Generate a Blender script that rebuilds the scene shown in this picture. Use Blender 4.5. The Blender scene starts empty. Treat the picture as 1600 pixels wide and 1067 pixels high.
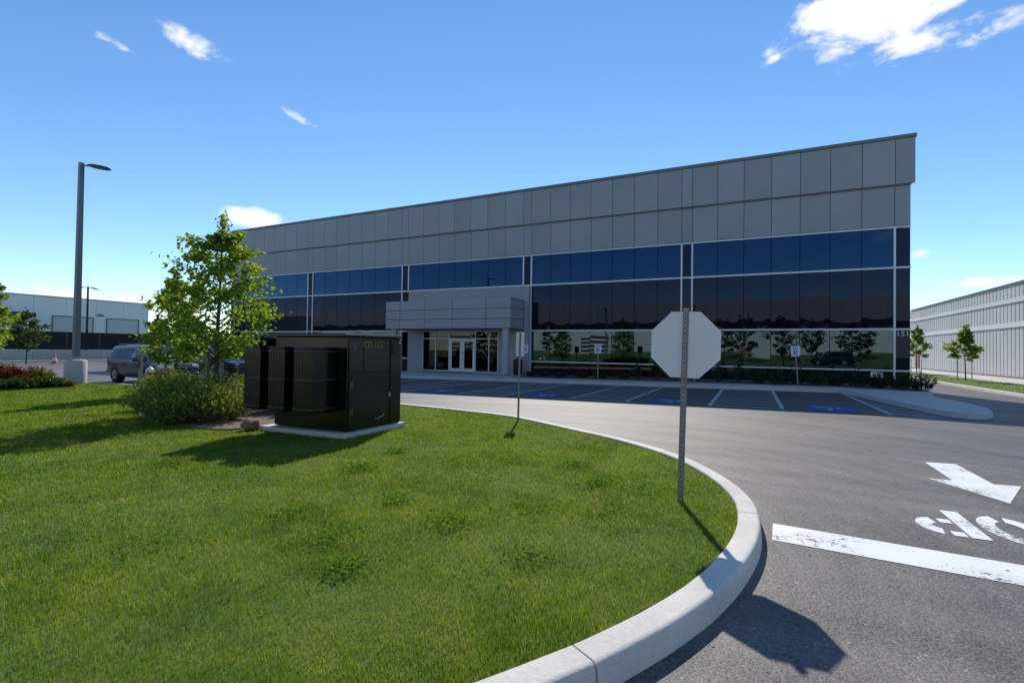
import bpy, bmesh, math, random
import numpy as np
from mathutils import Vector, Matrix
R = math.radians
scene = bpy.context.scene
col = scene.collection
rnd = random.Random(7)

# ------------------------------------------------------------------ camera
def cam_axes(yaw, pitch, roll):
    y, p, r = R(yaw), R(pitch), R(roll)
    fwd = Vector((math.sin(y)*math.cos(p), math.cos(y)*math.cos(p), math.sin(p)))
    rt = Vector((math.cos(y), -math.sin(y), 0)); up = rt.cross(fwd)
    return rt*math.cos(r)+up*math.sin(r), up*math.cos(r)-rt*math.sin(r), fwd
cd = bpy.data.cameras.new('camera'); cam = bpy.data.objects.new('camera', cd); col.objects.link(cam)
cd.sensor_width = 36; cd.lens = 17.228; cd.clip_start = .05; cd.clip_end = 6000
CAM = Vector((0, -29.933, 1.6))
a_, b_, c_ = cam_axes(-26.0413, .90327, .81803)
cam.matrix_world = Matrix(((a_.x, b_.x, -c_.x, CAM.x), (a_.y, b_.y, -c_.y, CAM.y), (a_.z, b_.z, -c_.z, CAM.z), (0, 0, 0, 1)))
scene.camera = cam
# ------------------------------------------------------------------ sun, sky
SUN_AZ, SUN_EL = -20.2, 40.3          # azimuth from +Y, clockwise positive
sd = bpy.data.lights.new('sun', 'SUN'); sd.energy = 4.2; sd.angle = R(.53); sd.color = (1, .955, .88)
sun = bpy.data.objects.new('sun', sd); col.objects.link(sun)
sdir = Vector((math.sin(R(SUN_AZ))*math.cos(R(SUN_EL)), math.cos(R(SUN_AZ))*math.cos(R(SUN_EL)), math.sin(R(SUN_EL))))
sun.rotation_euler = sdir.to_track_quat('Z', 'Y').to_euler(); sun.location = sdir*60
vs = scene.view_settings
vs.view_transform = 'Standard'; vs.look = 'None'; vs.gamma = 1; vs.use_curve_mapping = False; vs.exposure = .2

def N(nt, typ, **kw):
    n = nt.nodes.new(typ)
    for k, v in kw.items():
        if k.startswith('i_'):
            key = k[2:].replace('_', ' ')
            n.inputs[int(key) if key.isdigit() else key].default_value = v
        else: setattr(n, k, v)
    return n
def math_n(nt, op, a, b=None, clamp=False):
    n = nt.nodes.new('ShaderNodeMath'); n.operation = op; n.use_clamp = clamp
    for i, v in enumerate((a, b)):
        if v is None: continue
        if isinstance(v, (int, float)): n.inputs[i].default_value = v
        else: nt.links.new(v, n.inputs[i])
    return n.outputs[0]
def make_world():
    w = bpy.data.worlds.new('World'); scene.world = w; w.use_nodes = True
    nt = w.node_tree; nt.nodes.clear(); L = nt.links.new
    sky = N(nt, 'ShaderNodeTexSky', sky_type='NISHITA', sun_disc=False, sun_elevation=R(SUN_EL), sun_rotation=R(SUN_AZ),
            altitude=1900, air_density=1.1, dust_density=.0, ozone_density=2.0)
    bg = N(nt, 'ShaderNodeBackground'); bg.inputs[1].default_value = .15
    hs_ = N(nt, 'ShaderNodeHueSaturation', i_Saturation=1.16); L(sky.outputs[0], hs_.inputs['Color']); L(hs_.outputs[0], bg.inputs[0])
    tc = N(nt, 'ShaderNodeTexCoord'); D = tc.outputs['Generated']
    nz = N(nt, 'ShaderNodeTexNoise', i_Scale=12.0, i_Detail=10.0, i_Roughness=.62, i_Distortion=.25)
    mp = N(nt, 'ShaderNodeMapping'); mp.inputs['Scale'].default_value = (1, 1, 1.9)
    L(D, mp.inputs[0]); L(mp.outputs[0], nz.inputs['Vector'])
    clouds = [ # direction, half size along horizon, half height, tilt, weight
        ((.15, .86, .50), .14, .055, .04, 1.6), ((.265, .835, .483), .06, .017, .25, .75), ((.305, .845, .437), .075, .016, .22, .7), ((.21, .875, .445), .09, .024, .0, .95),
        ((.03, .88, .47), .022, .009, .5, .65), ((-.77, .44, .458), .05, .016, -.2, .52), ((-.815, .40, .425), .05, .009, -.2, .36),
        ((-.71, .58, .395), .058, .013, -.2, .6), ((-.795, .56, .222), .075, .026, 0, 1.1), ((-.93, .36, .068), .12, .020, 0, .85),
        ((-.89, .45, .064), .06, .017, 0, .8), ((-.86, .51, .06), .05, .014, 0, .7), ((.30, .947, .108), .06, .012, 0, .8), ((.23, .96, .157), .022, .018, 0, .8), ((.40, .91, .06), .09, .018, 0, .8),
        ((-.55, -.8, .22), .16, .035, 0, .9), ((.25, -.94, .2), .12, .03, .1, .8), ((.9, -.3, .3), .16, .05, 0, 1), ((.75, .6, .25), .12, .04, 0, 1), ((-.95, -.2, .3), .12, .04, 0, .9), ((-.1, -.85, .5), .15, .04, 0, .8), ((.5, -.4, .75), .15, .07, 0, .9)]
    tot = None
    for d, sx, sy, tilt, wgt in clouds:
        d = Vector(d).normalized(); rt = d.cross(Vector((0, 0, 1))).normalized(); up = rt.cross(d)
        u = rt*math.cos(tilt)+up*math.sin(tilt); v = up*math.cos(tilt)-rt*math.sin(tilt)
        sub = N(nt, 'ShaderNodeVectorMath', operation='SUBTRACT'); L(D, sub.inputs[0]); sub.inputs[1].default_value = d
        du = N(nt, 'ShaderNodeVectorMath', operation='DOT_PRODUCT'); L(sub.outputs[0], du.inputs[0]); du.inputs[1].default_value = u/sx
        dv = N(nt, 'ShaderNodeVectorMath', operation='DOT_PRODUCT'); L(sub.outputs[0], dv.inputs[0]); dv.inputs[1].default_value = v/sy
        dw = N(nt, 'ShaderNodeVectorMath', operation='DOT_PRODUCT'); L(sub.outputs[0], dw.inputs[0]); dw.inputs[1].default_value = d*2
        s = math_n(nt, 'ADD', math_n(nt, 'MULTIPLY', du.outputs['Value'], du.outputs['Value']), math_n(nt, 'MULTIPLY', dv.outputs['Value'], dv.outputs['Value']))
        s = math_n(nt, 'ADD', s, math_n(nt, 'MULTIPLY', dw.outputs['Value'], dw.outputs['Value']))
        m = math_n(nt, 'MULTIPLY', math_n(nt, 'SUBTRACT', 1.0, math_n(nt, 'SQRT', s)), wgt)
        tot = m if tot is None else math_n(nt, 'MAXIMUM', tot, m)
    tot = math_n(nt, 'MAXIMUM', tot, -.6)
    val = math_n(nt, 'ADD', tot, math_n(nt, 'MULTIPLY', math_n(nt, 'SUBTRACT', nz.outputs[0], .53), 3.4))
    mr = N(nt, 'ShaderNodeMapRange', interpolation_type='SMOOTHSTEP', clamp=True); mr.inputs[1].default_value = .0; mr.inputs[2].default_value = .7
    L(val, mr.inputs[0])
    gate = math_n(nt, 'MULTIPLY', mr.outputs[0], math_n(nt, 'GREATER_THAN', tot, -.28))
    soft = N(nt, 'ShaderNodeMapRange', interpolation_type='SMOOTHSTEP', clamp=True); soft.inputs[1].default_value = -.28; soft.inputs[2].default_value = .05
    L(tot, soft.inputs[0])
    fac = math_n(nt, 'MULTIPLY', gate, soft.outputs[0])
    fac = math_n(nt, 'MULTIPLY', fac, .93)
    cb = N(nt, 'ShaderNodeBackground'); cb.inputs[0].default_value = (.97, .98, 1, 1); cb.inputs[1].default_value = .95
    mx = N(nt, 'ShaderNodeMixShader'); L(fac, mx.inputs[0]); L(bg.outputs[0], mx.inputs[1]); L(cb.outputs[0], mx.inputs[2])
    out = N(nt, 'ShaderNodeOutputWorld'); L(mx.outputs[0], out.inputs[0])
make_world()

# ------------------------------------------------------------------ materials
MATS = {}
def rgba(c): return (c[0], c[1], c[2], 1)
def M(name, colr, rough=.6, metal=0, var=.12, scale=2.0, bump=0., bscale=60, spec=.5, isl=0., col2=None, coat=0., stretch=None):
    """principled material: base colour varied by two noises, per-object random and optional bump"""
    if name in MATS: return MATS[name]
    m = bpy.data.materials.new(name); m.use_nodes = True; nt = m.node_tree; L = nt.links.new
    p = nt.nodes['Principled BSDF']
    p.inputs['Roughness'].default_value = rough; p.inputs['Metallic'].default_value = metal
    p.inputs['Specular IOR Level'].default_value = spec; p.inputs['Coat Weight'].default_value = coat; p.inputs['Coat Roughness'].default_value = .06
    tc = N(nt, 'ShaderNodeTexCoord'); oi = N(nt, 'ShaderNodeObjectInfo')
    add = N(nt, 'ShaderNodeVectorMath', operation='ADD'); L(tc.outputs['Object'], add.inputs[0])
    sc = N(nt, 'ShaderNodeVectorMath', operation='SCALE'); sc.inputs[3].default_value = 37.
    cmb = N(nt, 'ShaderNodeCombineXYZ'); L(oi.outputs['Random'], cmb.inputs[0]); L(oi.outputs['Random'], cmb.inputs[1]); L(cmb.outputs[0], sc.inputs[0])
    L(sc.outputs[0], add.inputs[1]); V = add.outputs[0]
    if stretch:
        mp = N(nt, 'ShaderNodeMapping'); mp.inputs['Scale'].default_value = stretch; L(V, mp.inputs[0]); V = mp.outputs[0]
    n1 = N(nt, 'ShaderNodeTexNoise', i_Scale=scale, i_Detail=6., i_Roughness=.6); L(V, n1.inputs['Vector'])
    n2 = N(nt, 'ShaderNodeTexNoise', i_Scale=scale*13, i_Detail=3.); L(V, n2.inputs['Vector'])
    f = math_n(nt, 'ADD', math_n(nt, 'MULTIPLY', n1.outputs[0], 1.3), math_n(nt, 'MULTIPLY', n2.outputs[0], .7))
    f = math_n(nt, 'SUBTRACT', f, 1.0)
    f = math_n(nt, 'ADD', f, math_n(nt, 'MULTIPLY', math_n(nt, 'SUBTRACT', oi.outputs['Random'], .5), .5))
    if isl:
        ge = N(nt, 'ShaderNodeNewGeometry'); f = math_n(nt, 'ADD', f, math_n(nt, 'MULTIPLY', math_n(nt, 'SUBTRACT', ge.outputs['Random Per Island'], .5), isl))
    g = math_n(nt, 'ADD', math_n(nt, 'MULTIPLY', f, var*2), 1.0)
    if col2:
        mc = N(nt, 'ShaderNodeMix', data_type='RGBA'); L(math_n(nt, 'ADD', f, .5, True), mc.inputs[0]); mc.inputs[6].default_value = rgba(colr); mc.inputs[7].default_value = rgba(col2); base = mc.outputs[2]
    else:
        rg = N(nt, 'ShaderNodeRGB'); rg.outputs[0].default_value = rgba(colr); base = rg.outputs[0]
    vm = N(nt, 'ShaderNodeVectorMath', operation='SCALE'); L(base, vm.inputs[0]); L(g, vm.inputs[3]); L(vm.outputs[0], p.inputs['Base Color'])
    if bump:
        n3 = N(nt, 'ShaderNodeTexNoise', i_Scale=bscale, i_Detail=4.); L(V, n3.inputs['Vector'])
        bp = N(nt, 'ShaderNodeBump'); bp.inputs['Strength'].default_value = bump; bp.inputs['Distance'].default_value = .01
        L(n3.outputs[0], bp.inputs['Height']); L(bp.outputs[0], p.inputs['Normal'])
    MATS[name] = m; return m
def M_leaf(name, c1, c2, trans=.45, gloss=.03):
    if name in MATS: return MATS[name]
    m = bpy.data.materials.new(name); m.use_nodes = True; nt = m.node_tree; L = nt.links.new; nt.nodes.clear()
    ge = N(nt, 'ShaderNodeNewGeometry'); tc = N(nt, 'ShaderNodeTexCoord')
    nz = N(nt, 'ShaderNodeTexNoise', i_Scale=1.7, i_Detail=2.); L(tc.outputs['Object'], nz.inputs['Vector'])
    f = math_n(nt, 'ADD', math_n(nt, 'MULTIPLY', ge.outputs['Random Per Island'], .7), math_n(nt, 'MULTIPLY', math_n(nt, 'SUBTRACT', nz.outputs[0], .35), 1.0), True)
    mc = N(nt, 'ShaderNodeMix', data_type='RGBA'); L(f, mc.inputs[0]); mc.inputs[6].default_value = rgba(c1); mc.inputs[7].default_value = rgba(c2)
    di = N(nt, 'ShaderNodeBsdfDiffuse'); tr = N(nt, 'ShaderNodeBsdfTranslucent'); gl = N(nt, 'ShaderNodeBsdfGlossy', i_Roughness=.35)
    tcol = N(nt, 'ShaderNodeMix', data_type='RGBA', blend_type='MULTIPLY'); tcol.inputs[0].default_value = 1; tcol.inputs[7].default_value = (1.35, 1.25, .55, 1)
    L(mc.outputs[2], tcol.inputs[6]); L(mc.outputs[2], di.inputs[0]); L(tcol.outputs[2], tr.inputs[0])
    m1 = N(nt, 'ShaderNodeMixShader'); m1.inputs[0].default_value = trans; L(di.outputs[0], m1.inputs[1]); L(tr.outputs[0], m1.inputs[2])
    m2 = N(nt, 'ShaderNodeMixShader'); m2.inputs[0].default_value = gloss; L(m1.outputs[0], m2.inputs[1]); L(gl.outputs[0], m2.inputs[2])
    o = N(nt, 'ShaderNodeOutputMaterial'); L(m2.outputs[0], o.inputs[0])
    MATS[name] = m; return m
def M_glass(name, f0, tint, refl=(.9, .97, 1), opaque=False, wav=0., pw=4.0):
    if name in MATS: return MATS[name]
    m = bpy.data.materials.new(name); m.use_nodes = True; nt = m.node_tree; L = nt.links.new; nt.nodes.clear()
    lw = N(nt, 'ShaderNodeLayerWeight', i_Blend=.5)
    fr = math_n(nt, 'ADD', math_n(nt, 'MULTIPLY', math_n(nt, 'POWER', lw.outputs['Facing'], pw), 1-f0), f0)
    a = N(nt, 'ShaderNodeBsdfDiffuse' if opaque else 'ShaderNodeBsdfTransparent'); a.inputs[0].default_value = rgba(tint)
    gl = N(nt, 'ShaderNodeBsdfGlossy', i_Roughness=0.); gl.inputs[0].default_value = rgba(refl)
    if wav:
        tc = N(nt, 'ShaderNodeTexCoord'); oi = N(nt, 'ShaderNodeObjectInfo')
        nz = N(nt, 'ShaderNodeTexNoise', noise_dimensions='4D', i_Scale=.55, i_Detail=.0); L(tc.outputs['Object'], nz.inputs['Vector']); L(math_n(nt, 'MULTIPLY', oi.outputs['Random'], 50.), nz.inputs['W'])
        bp = N(nt, 'ShaderNodeBump'); bp.inputs['Strength'].default_value = 1; bp.inputs['Distance'].default_value = wav; L(nz.outputs[0], bp.inputs['Height']); L(bp.outputs[0], gl.inputs['Normal'])
    mx = N(nt, 'ShaderNodeMixShader'); L(fr, mx.inputs[0]); L(a.outputs[0], mx.inputs[1]); L(gl.outputs[0], mx.inputs[2])
    o = N(nt, 'ShaderNodeOutputMaterial'); L(mx.outputs[0], o.inputs[0])
    MATS[name] = m; return m
def M_asphalt():
    m = bpy.data.materials.new('asphalt'); m.use_nodes = True; nt = m.node_tree; L = nt.links.new; p = nt.nodes['Principled BSDF']
    tc = N(nt, 'ShaderNodeTexCoord'); V = tc.outputs['Object']
    big = N(nt, 'ShaderNodeTexNoise', i_Scale=.35, i_Detail=5., i_Roughness=.65); L(V, big.inputs['Vector'])
    mp = N(nt, 'ShaderNodeMapping'); mp.inputs['Rotation'].default_value = (0, 0, R(62)); mp.inputs['Scale'].default_value = (.25, 3.2, 1); L(V, mp.inputs[0])
    sb = N(nt, 'ShaderNodeVectorMath', operation='SUBTRACT'); L(V, sb.inputs[0]); sb.inputs[1].default_value = (-4.2, -26.0, 0)
    ln_ = N(nt, 'ShaderNodeVectorMath', operation='LENGTH'); L(sb.outputs[0], ln_.inputs[0])
    sx_ = N(nt, 'ShaderNodeSeparateXYZ'); L(sb.outputs[0], sx_.inputs[0]); at = math_n(nt, 'ARCTAN2', sx_.outputs[1], sx_.outputs[0])
    cb_ = N(nt, 'ShaderNodeCombineXYZ'); L(math_n(nt, 'MULTIPLY', ln_.outputs['Value'], 2.6), cb_.inputs[0]); L(math_n(nt, 'MULTIPLY', at, 1.3), cb_.inputs[1])
    trk = N(nt, 'ShaderNodeTexNoise', i_Scale=1., i_Detail=5., i_Roughness=.6, i_Distortion=.3); L(cb_.outputs[0], trk.inputs['Vector'])
    mp2 = N(nt, 'ShaderNodeMapping'); mp2.inputs['Scale'].default_value = (.16, 2.4, 1); mp2.inputs['Rotation'].default_value = (0, 0, R(4)); L(V, mp2.inputs[0])
    trk2 = N(nt, 'ShaderNodeTexNoise', i_Scale=.9, i_Detail=5., i_Distortion=.4); L(mp2.outputs[0], trk2.inputs['Vector'])
    vo = N(nt, 'ShaderNodeTexVoronoi', i_Scale=75.); L(V, vo.inputs['Vector'])
    vo2 = N(nt, 'ShaderNodeTexVoronoi', i_Scale=48.); L(V, vo2.inputs['Vector'])
    fine = N(nt, 'ShaderNodeTexNoise', i_Scale=45., i_Detail=5., i_Roughness=.7); L(V, fine.inputs['Vector'])
    f = math_n(nt, 'MULTIPLY', math_n(nt, 'SUBTRACT', big.outputs[0], .5), .9)
    f = math_n(nt, 'ADD', f, math_n(nt, 'MULTIPLY', math_n(nt, 'SUBTRACT', trk.outputs[0], .5), 1.5))
    f = math_n(nt, 'ADD', f, math_n(nt, 'MULTIPLY', math_n(nt, 'SUBTRACT', trk2.outputs[0], .5), 1.0))
    f = math_n(nt, 'ADD', f, math_n(nt, 'MULTIPLY', math_n(nt, 'SUBTRACT', fine.outputs[0], .5), 1.1))
    sepc = N(nt, 'ShaderNodeSeparateColor'); L(vo.outputs['Color'], sepc.inputs[0])
    f = math_n(nt, 'ADD', f, math_n(nt, 'MULTIPLY', math_n(nt, 'SUBTRACT', sepc.outputs[0], .5), .75))
    f = math_n(nt, 'ADD', f, 1.0)
    sep2 = N(nt, 'ShaderNodeSeparateColor'); L(vo2.outputs['Color'], sep2.inputs[0])
    st = math_n(nt, 'MULTIPLY', math_n(nt, 'GREATER_THAN', sep2.outputs[1], .93), math_n(nt, 'LESS_THAN', vo2.outputs['Distance'], .33))   # pale stones
    f = math_n(nt, 'MULTIPLY', math_n(nt, 'MAXIMUM', f, .25), math_n(nt, 'ADD', 1.0, math_n(nt, 'MULTIPLY', st, 1.3)))
    vm = N(nt, 'ShaderNodeVectorMath', operation='SCALE'); vm.inputs[0].default_value = (.120, .106, .094); L(f, vm.inputs[3]); L(vm.outputs[0], p.inputs['Base Color'])
    p.inputs['Roughness'].default_value = .6; p.inputs['Specular IOR Level'].default_value = .34
    bp = N(nt, 'ShaderNodeBump'); bp.inputs['Strength'].default_value = .6; bp.inputs['Distance'].default_value = .006
    h = math_n(nt, 'ADD', math_n(nt, 'MULTIPLY', vo.outputs['Distance'], -.6), fine.outputs[0]); L(h, bp.inputs['Height']); L(bp.outputs[0], p.inputs['Normal'])
    MATS['asphalt'] = m; return m
def M_paint(name, colr, wear=.5):
    """worn road paint: chips show the asphalt below (transparent)"""
    m = bpy.data.materials.new(name); m.use_nodes = True; nt = m.node_tree; L = nt.links.new; p = nt.nodes['Principled BSDF']
    tc = N(nt, 'ShaderNodeTexCoord'); V = tc.outputs['Object']
    a = N(nt, 'ShaderNodeTexNoise', i_Scale=22., i_Detail=6., i_Roughness=.75); L(V, a.inputs['Vector'])
    b = N(nt, 'ShaderNodeTexNoise', i_Scale=1.6, i_Detail=3.); L(V, b.inputs['Vector'])
    f = math_n(nt, 'ADD', a.outputs[0], math_n(nt, 'MULTIPLY', math_n(nt, 'SUBTRACT', b.outputs[0], .5), .6))
    mr = N(nt, 'ShaderNodeMapRange', clamp=True); mr.inputs[1].default_value = .22+.24*wear; mr.inputs[2].default_value = .30+.24*wear; L(f, mr.inputs[0])
    L(mr.outputs[0], p.inputs['Alpha'])
    g = math_n(nt, 'ADD', .72, math_n(nt, 'MULTIPLY', b.outputs[0], .5))
    vm = N(nt, 'ShaderNodeVectorMath', operation='SCALE'); vm.inputs[0].default_value = colr; L(g, vm.inputs[3]); L(vm.outputs[0], p.inputs['Base Color'])
    p.inputs['Roughness'].default_value = .6
    MATS[name] = m; return m
asphalt = M_asphalt()
white_paint = M_paint('white_paint', (.74, .735, .71), .42)
stall_paint = M_paint('stall_paint', (.50, .53, .57), .40)
blue_paint = M_paint('blue_paint', (.035, .11, .32), .25)
concrete = M('concrete', (.50, .48, .45), .85, var=.16, scale=1.4, bump=.35, bscale=70)
curb_conc = M('curb_concrete', (.66, .61, .54), .9, var=.22, scale=2.6, bump=.28, bscale=90, stretch=(1, 1, 2))
clad = M('cladding_grey', (.265, .28, .295), .42, metal=.0, var=.13, scale=.35, spec=.5, bump=.25, bscale=1.1)
clad_can = M('canopy_grey', (.29, .30, .31), .4, var=.08, scale=.4)
coping_m = M('coping_metal', (.12, .125, .13), .4, var=.1)
alu = M('anodised_aluminium', (.62, .62, .62), .4, metal=.25, var=.06)
dark_gap = M('dark_joint', (.015, .015, .017), .8)
vision = M_glass('vision_glass', .12, (.10, .15, .19), (.50, .74, .92), wav=.008)
blue_glass = M_glass('blue_glass', .08, (.26, .33, .42), (.20, .40, .72), wav=.006, pw=2.4)
clear_glass = M_glass('clear_glass', .05, (.30, .34, .36), (.9, .97, 1))
spandrel = M_glass('spandrel_glass', .031, (.004, .005, .009), (.46, .57, .86), opaque=True, wav=.004)
base_dark = M_glass('base_panel_glass', .035, (.008, .008, .010), (1, .95, .92), opaque=True)
galv = M('galvanised_steel', (.30, .31, .31), .5, metal=.55, var=.18, scale=6)
steel_back = M('sign_back_aluminium', (.78, .80, .80), .5, metal=.0, var=.05, scale=3)
black_plastic = M('black_plastic', (.012, .012, .013), .5)
rubber = M('rubber', (.018, .018, .018), .85, bump=.3)
bark = M('bark', (.09, .07, .055), .9, var=.3, scale=12, bump=.6, bscale=40, stretch=(1, 1, .3))
soil = M('mulch', (.11, .075, .05), .95, var=.45, scale=5, bump=1., bscale=35, col2=(.20, .15, .11))
xf_green = M('transformer_green', (.005, .0065, .005), .2, var=.12, scale=3, spec=.5)

# ------------------------------------------------------------------ mesh helpers
class MB:
    def __init__(s): s.v = []; s.f = []
    def quad(s, *p):
        n = len(s.v); s.v += [tuple(q) for q in p]; s.f.append(tuple(range(n, n+len(p)))); return s
    def box(s, x0, x1, y0, y1, z0, z1):
        n = len(s.v)
        s.v += [(x, y, z) for z in (z0, z1) for (x, y) in ((x0, y0), (x1, y0), (x1, y1), (x0, y1))]
        s.f += [tuple(n+i for i in q) for q in ((0, 3, 2, 1), (4, 5, 6, 7), (0, 1, 5, 4), (1, 2, 6, 5), (2, 3, 7, 6), (3, 0, 4, 7))]; return s
    def bevbox(s, x0, x1, y0, y1, z0, z1, b=.01):
        bm = bmesh.new(); bmesh.ops.create_cube(bm, size=1)
        for v in bm.verts: v.co = Vector(((x0+x1)/2+v.co.x*(x1-x0), (y0+y1)/2+v.co.y*(y1-y0), (z0+z1)/2+v.co.z*(z1-z0)))
        bmesh.ops.bevel(bm, geom=bm.edges[:], offset=b, segments=1, affect='EDGES'); s.addbm(bm); return s
    def addbm(s, bm):
        n = len(s.v); bm.verts.index_update(); s.v += [tuple(v.co) for v in bm.verts]; s.f += [tuple(n+v.index for v in f.verts) for f in bm.faces]; bm.free()
    def prism(s, poly, axis, a, b):
        """extrude a 2D polygon along axis 0/1/2"""
        n = len(s.v); k = len(poly)
        def P(p, t): q = list(p); q.insert(axis, t); return tuple(q)
        s.v += [P(p, a) for p in poly]+[P(p, b) for p in poly]
        s.f += [tuple(n+i for i in range(k))[::-1], tuple(n+k+i for i in range(k))]+[(n+i, n+(i+1) % k, n+k+(i+1) % k, n+k+i) for i in range(k)]; return s
    def tube(s, pts, rad, k=8, cap=True):
        pts = [Vector(p) for p in pts]; n0 = len(s.v)
        if isinstance(rad, (int, float)): rad = [rad]*len(pts)
        pv = None
        for i, p in enumerate(pts):
            t = (pts[min(i+1, len(pts)-1)]-pts[max(i-1, 0)]).normalized()
            if pv is None: pv = t.orthogonal().normalized()
            pv = (pv-t*pv.dot(t)).normalized(); w = t.cross(pv)
            s.v += [tuple(p+(pv*math.cos(2*math.pi*j/k)+w*math.sin(2*math.pi*j/k))*rad[i]) for j in range(k)]
        for i in range(len(pts)-1):
            for j in range(k):
                a = n0+i*k+j; b = n0+i*k+(j+1) % k; s.f.append((a, b, b+k, a+k))
        if cap: s.f += [tuple(n0+j for j in range(k))[::-1], tuple(n0+(len(pts)-1)*k+j for j in range(k))]
        return s
    def lathe(s, prof, k=16, o=(0, 0, 0), axis=2):
        n0 = len(s.v)
        for r, h in prof:
            for j in range(k):
                c, d = r*math.cos(2*math.pi*j/k), r*math.sin(2*math.pi*j/k)
                q = (c, d, h) if axis == 2 else ((c, h, d) if axis == 1 else (h, c, d)); s.v.append((q[0]+o[0], q[1]+o[1], q[2]+o[2]))
        for i in range(len(prof)-1):
            for j in range(k): a = n0+i*k+j; b = n0+i*k+(j+1) % k; s.f.append((a, b, b+k, a+k))
        s.f += [tuple(n0+j for j in range(k))[::-1], tuple(n0+(len(prof)-1)*k+j for j in range(k))]; return s
    def mesh(s, name, mat, smooth=False):
        me = bpy.data.meshes.new(name); me.from_pydata(s.v, [], s.f); me.validate(); me.update(); me.materials.append(mat)
        bm = bmesh.new(); bm.from_mesh(me); bmesh.ops.recalc_face_normals(bm, faces=bm.faces[:]); bm.to_mesh(me); bm.free()
        if smooth:
            me.polygons.foreach_set('use_smooth', [True]*len(me.polygons)); me.set_sharp_from_angle(angle=R(38))
        return me
WL = {}
def link(o, parent=None, wloc=None):
    col.objects.link(o)
    if wloc is None: wloc = Vector((0, 0, 0))
    o.location = Vector(wloc)-(WL[parent.name] if parent else Vector((0, 0, 0)))
    if parent: o.parent = parent
    WL[o.name] = Vector(wloc); return o
def tag(o, label, cat, group=None):
    o['label'] = label; o['category'] = cat
    if group: o['group'] = group
    return o
def thing(name, label, cat, loc=(0, 0, 0), group=None, rotz=0):
    o = bpy.data.objects.new(name, None); o.empty_display_size = .2; link(o, None, loc); o.rotation_euler = (0, 0, rotz); return tag(o, label, cat, group)
def lpart(parent, name, mb, mat, smooth=False, loc=(0, 0, 0), rot=None):
    """a part given in its parent's own coordinates"""
    me = mb if isinstance(mb, bpy.types.Mesh) else mb.mesh(name, mat, smooth)
    o = bpy.data.objects.new(name, me); col.objects.link(o); o.parent = parent; o.location = loc
    if rot: o.rotation_euler = rot
    WL[o.name] = WL[parent.name]+Vector(loc); return o
def wpart(parent, name, mb, mat, smooth=False):
    """a part given in world coordinates (unrotated parent)"""
    o = lpart(parent, name, mb, mat, smooth); o.location = -WL[parent.name]; WL[o.name] = Vector((0, 0, 0)); return o
def struct(name, mb, mat, smooth=False, kind='structure'):
    o = bpy.data.objects.new(name, mb if isinstance(mb, bpy.types.Mesh) else mb.mesh(name, mat, smooth)); link(o); o['kind'] = kind; return o
def copy_tree(o, parent=None):
    c = o.copy(); col.objects.link(c); c.parent = parent
    WL[c.name] = Vector(WL[o.name])
    for ch in list(o.children): copy_tree(ch, c)
    return c
GX = [-200, -20, 3, 8, 200]; GZ = [-.304, -.304, -.035, -.12, -.12]
def G(x): return float(np.interp(x, GX, GZ))
def slab(poly, dz, depth=None, cuts=(-20, 3, 8), grid=None):
    """sheet (or slab with skirts) that follows the ground's slope"""
    bm = bmesh.new(); vs_ = [bm.verts.new((p[0], p[1], 0)) for p in poly]; f = bm.faces.new(vs_)
    if depth:
        r = bmesh.ops.extrude_face_region(bm, geom=[f])
        for v in r['geom']:
            if isinstance(v, bmesh.types.BMVert): v.co.z = -1
    for c in cuts:
        bmesh.ops.bisect_plane(bm, geom=bm.verts[:]+bm.edges[:]+bm.faces[:], plane_co=(c, 0, 0), plane_no=(1, 0, 0))
    bmesh.ops.triangulate(bm, faces=[f for f in bm.faces if len(f.verts) > 4])
    for v in bm.verts: v.co.z = G(v.co.x)+dz-(depth if v.co.z < -.5 else 0)
    mb = MB(); mb.addbm(bm); return mb
def smooth_path(pts, step=.25, closed=False):
    P = [np.array(p, float) for p in pts]; out = []
    n = len(P)
    for i in range(n-1):
        p0, p1, p2, p3 = P[max(i-1, 0)], P[i], P[i+1], P[min(i+2, n-1)]
        k = max(2, int(np.linalg.norm(p2-p1)/step))
        for t in np.linspace(0, 1, k, endpoint=False):
            out.append(.5*((2*p1)+(-p0+p2)*t+(2*p0-5*p1+4*p2-p3)*t*t+(-p0+3*p1-3*p2+p3)*t**3))
    out.append(P[-1]); return np.array(out)
def offset_path(p, d):
    t = np.gradient(p, axis=0); t /= np.linalg.norm(t, axis=1)[:, None]
    return p+np.stack([t[:, 1], -t[:, 0]], 1)*d
def text_mesh(s, size, name, mat, depth=.002):
    cu = bpy.data.curves.new(name, 'FONT'); cu.body = s; cu.size = size; cu.extrude = depth; cu.align_x = 'CENTER'; cu.align_y = 'CENTER'
    o = bpy.data.objects.new(name, cu); col.objects.link(o); bpy.context.view_layer.update()
    me = bpy.data.meshes.new_from_object(o.evaluated_get(bpy.context.evaluated_depsgraph_get())); bpy.data.objects.remove(o); bpy.data.curves.remove(cu)
    me.materials.clear(); me.materials.append(mat); me.name = name; return me
def arr_mesh(name, V, F, mat):
    """V (n,3), F (m,k) numpy arrays"""
    me = bpy.data.meshes.new(name); me.vertices.add(len(V)); me.vertices.foreach_set('co', V.astype(np.float32).ravel())
    k = F.shape[1]; me.loops.add(F.size); me.loops.foreach_set('vertex_index', F.astype(np.int32).ravel())
    me.polygons.add(len(F)); me.polygons.foreach_set('loop_start', np.arange(0, F.size, k, dtype=np.int32))
    me.update(calc_edges=True); me.materials.append(mat); return me
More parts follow.
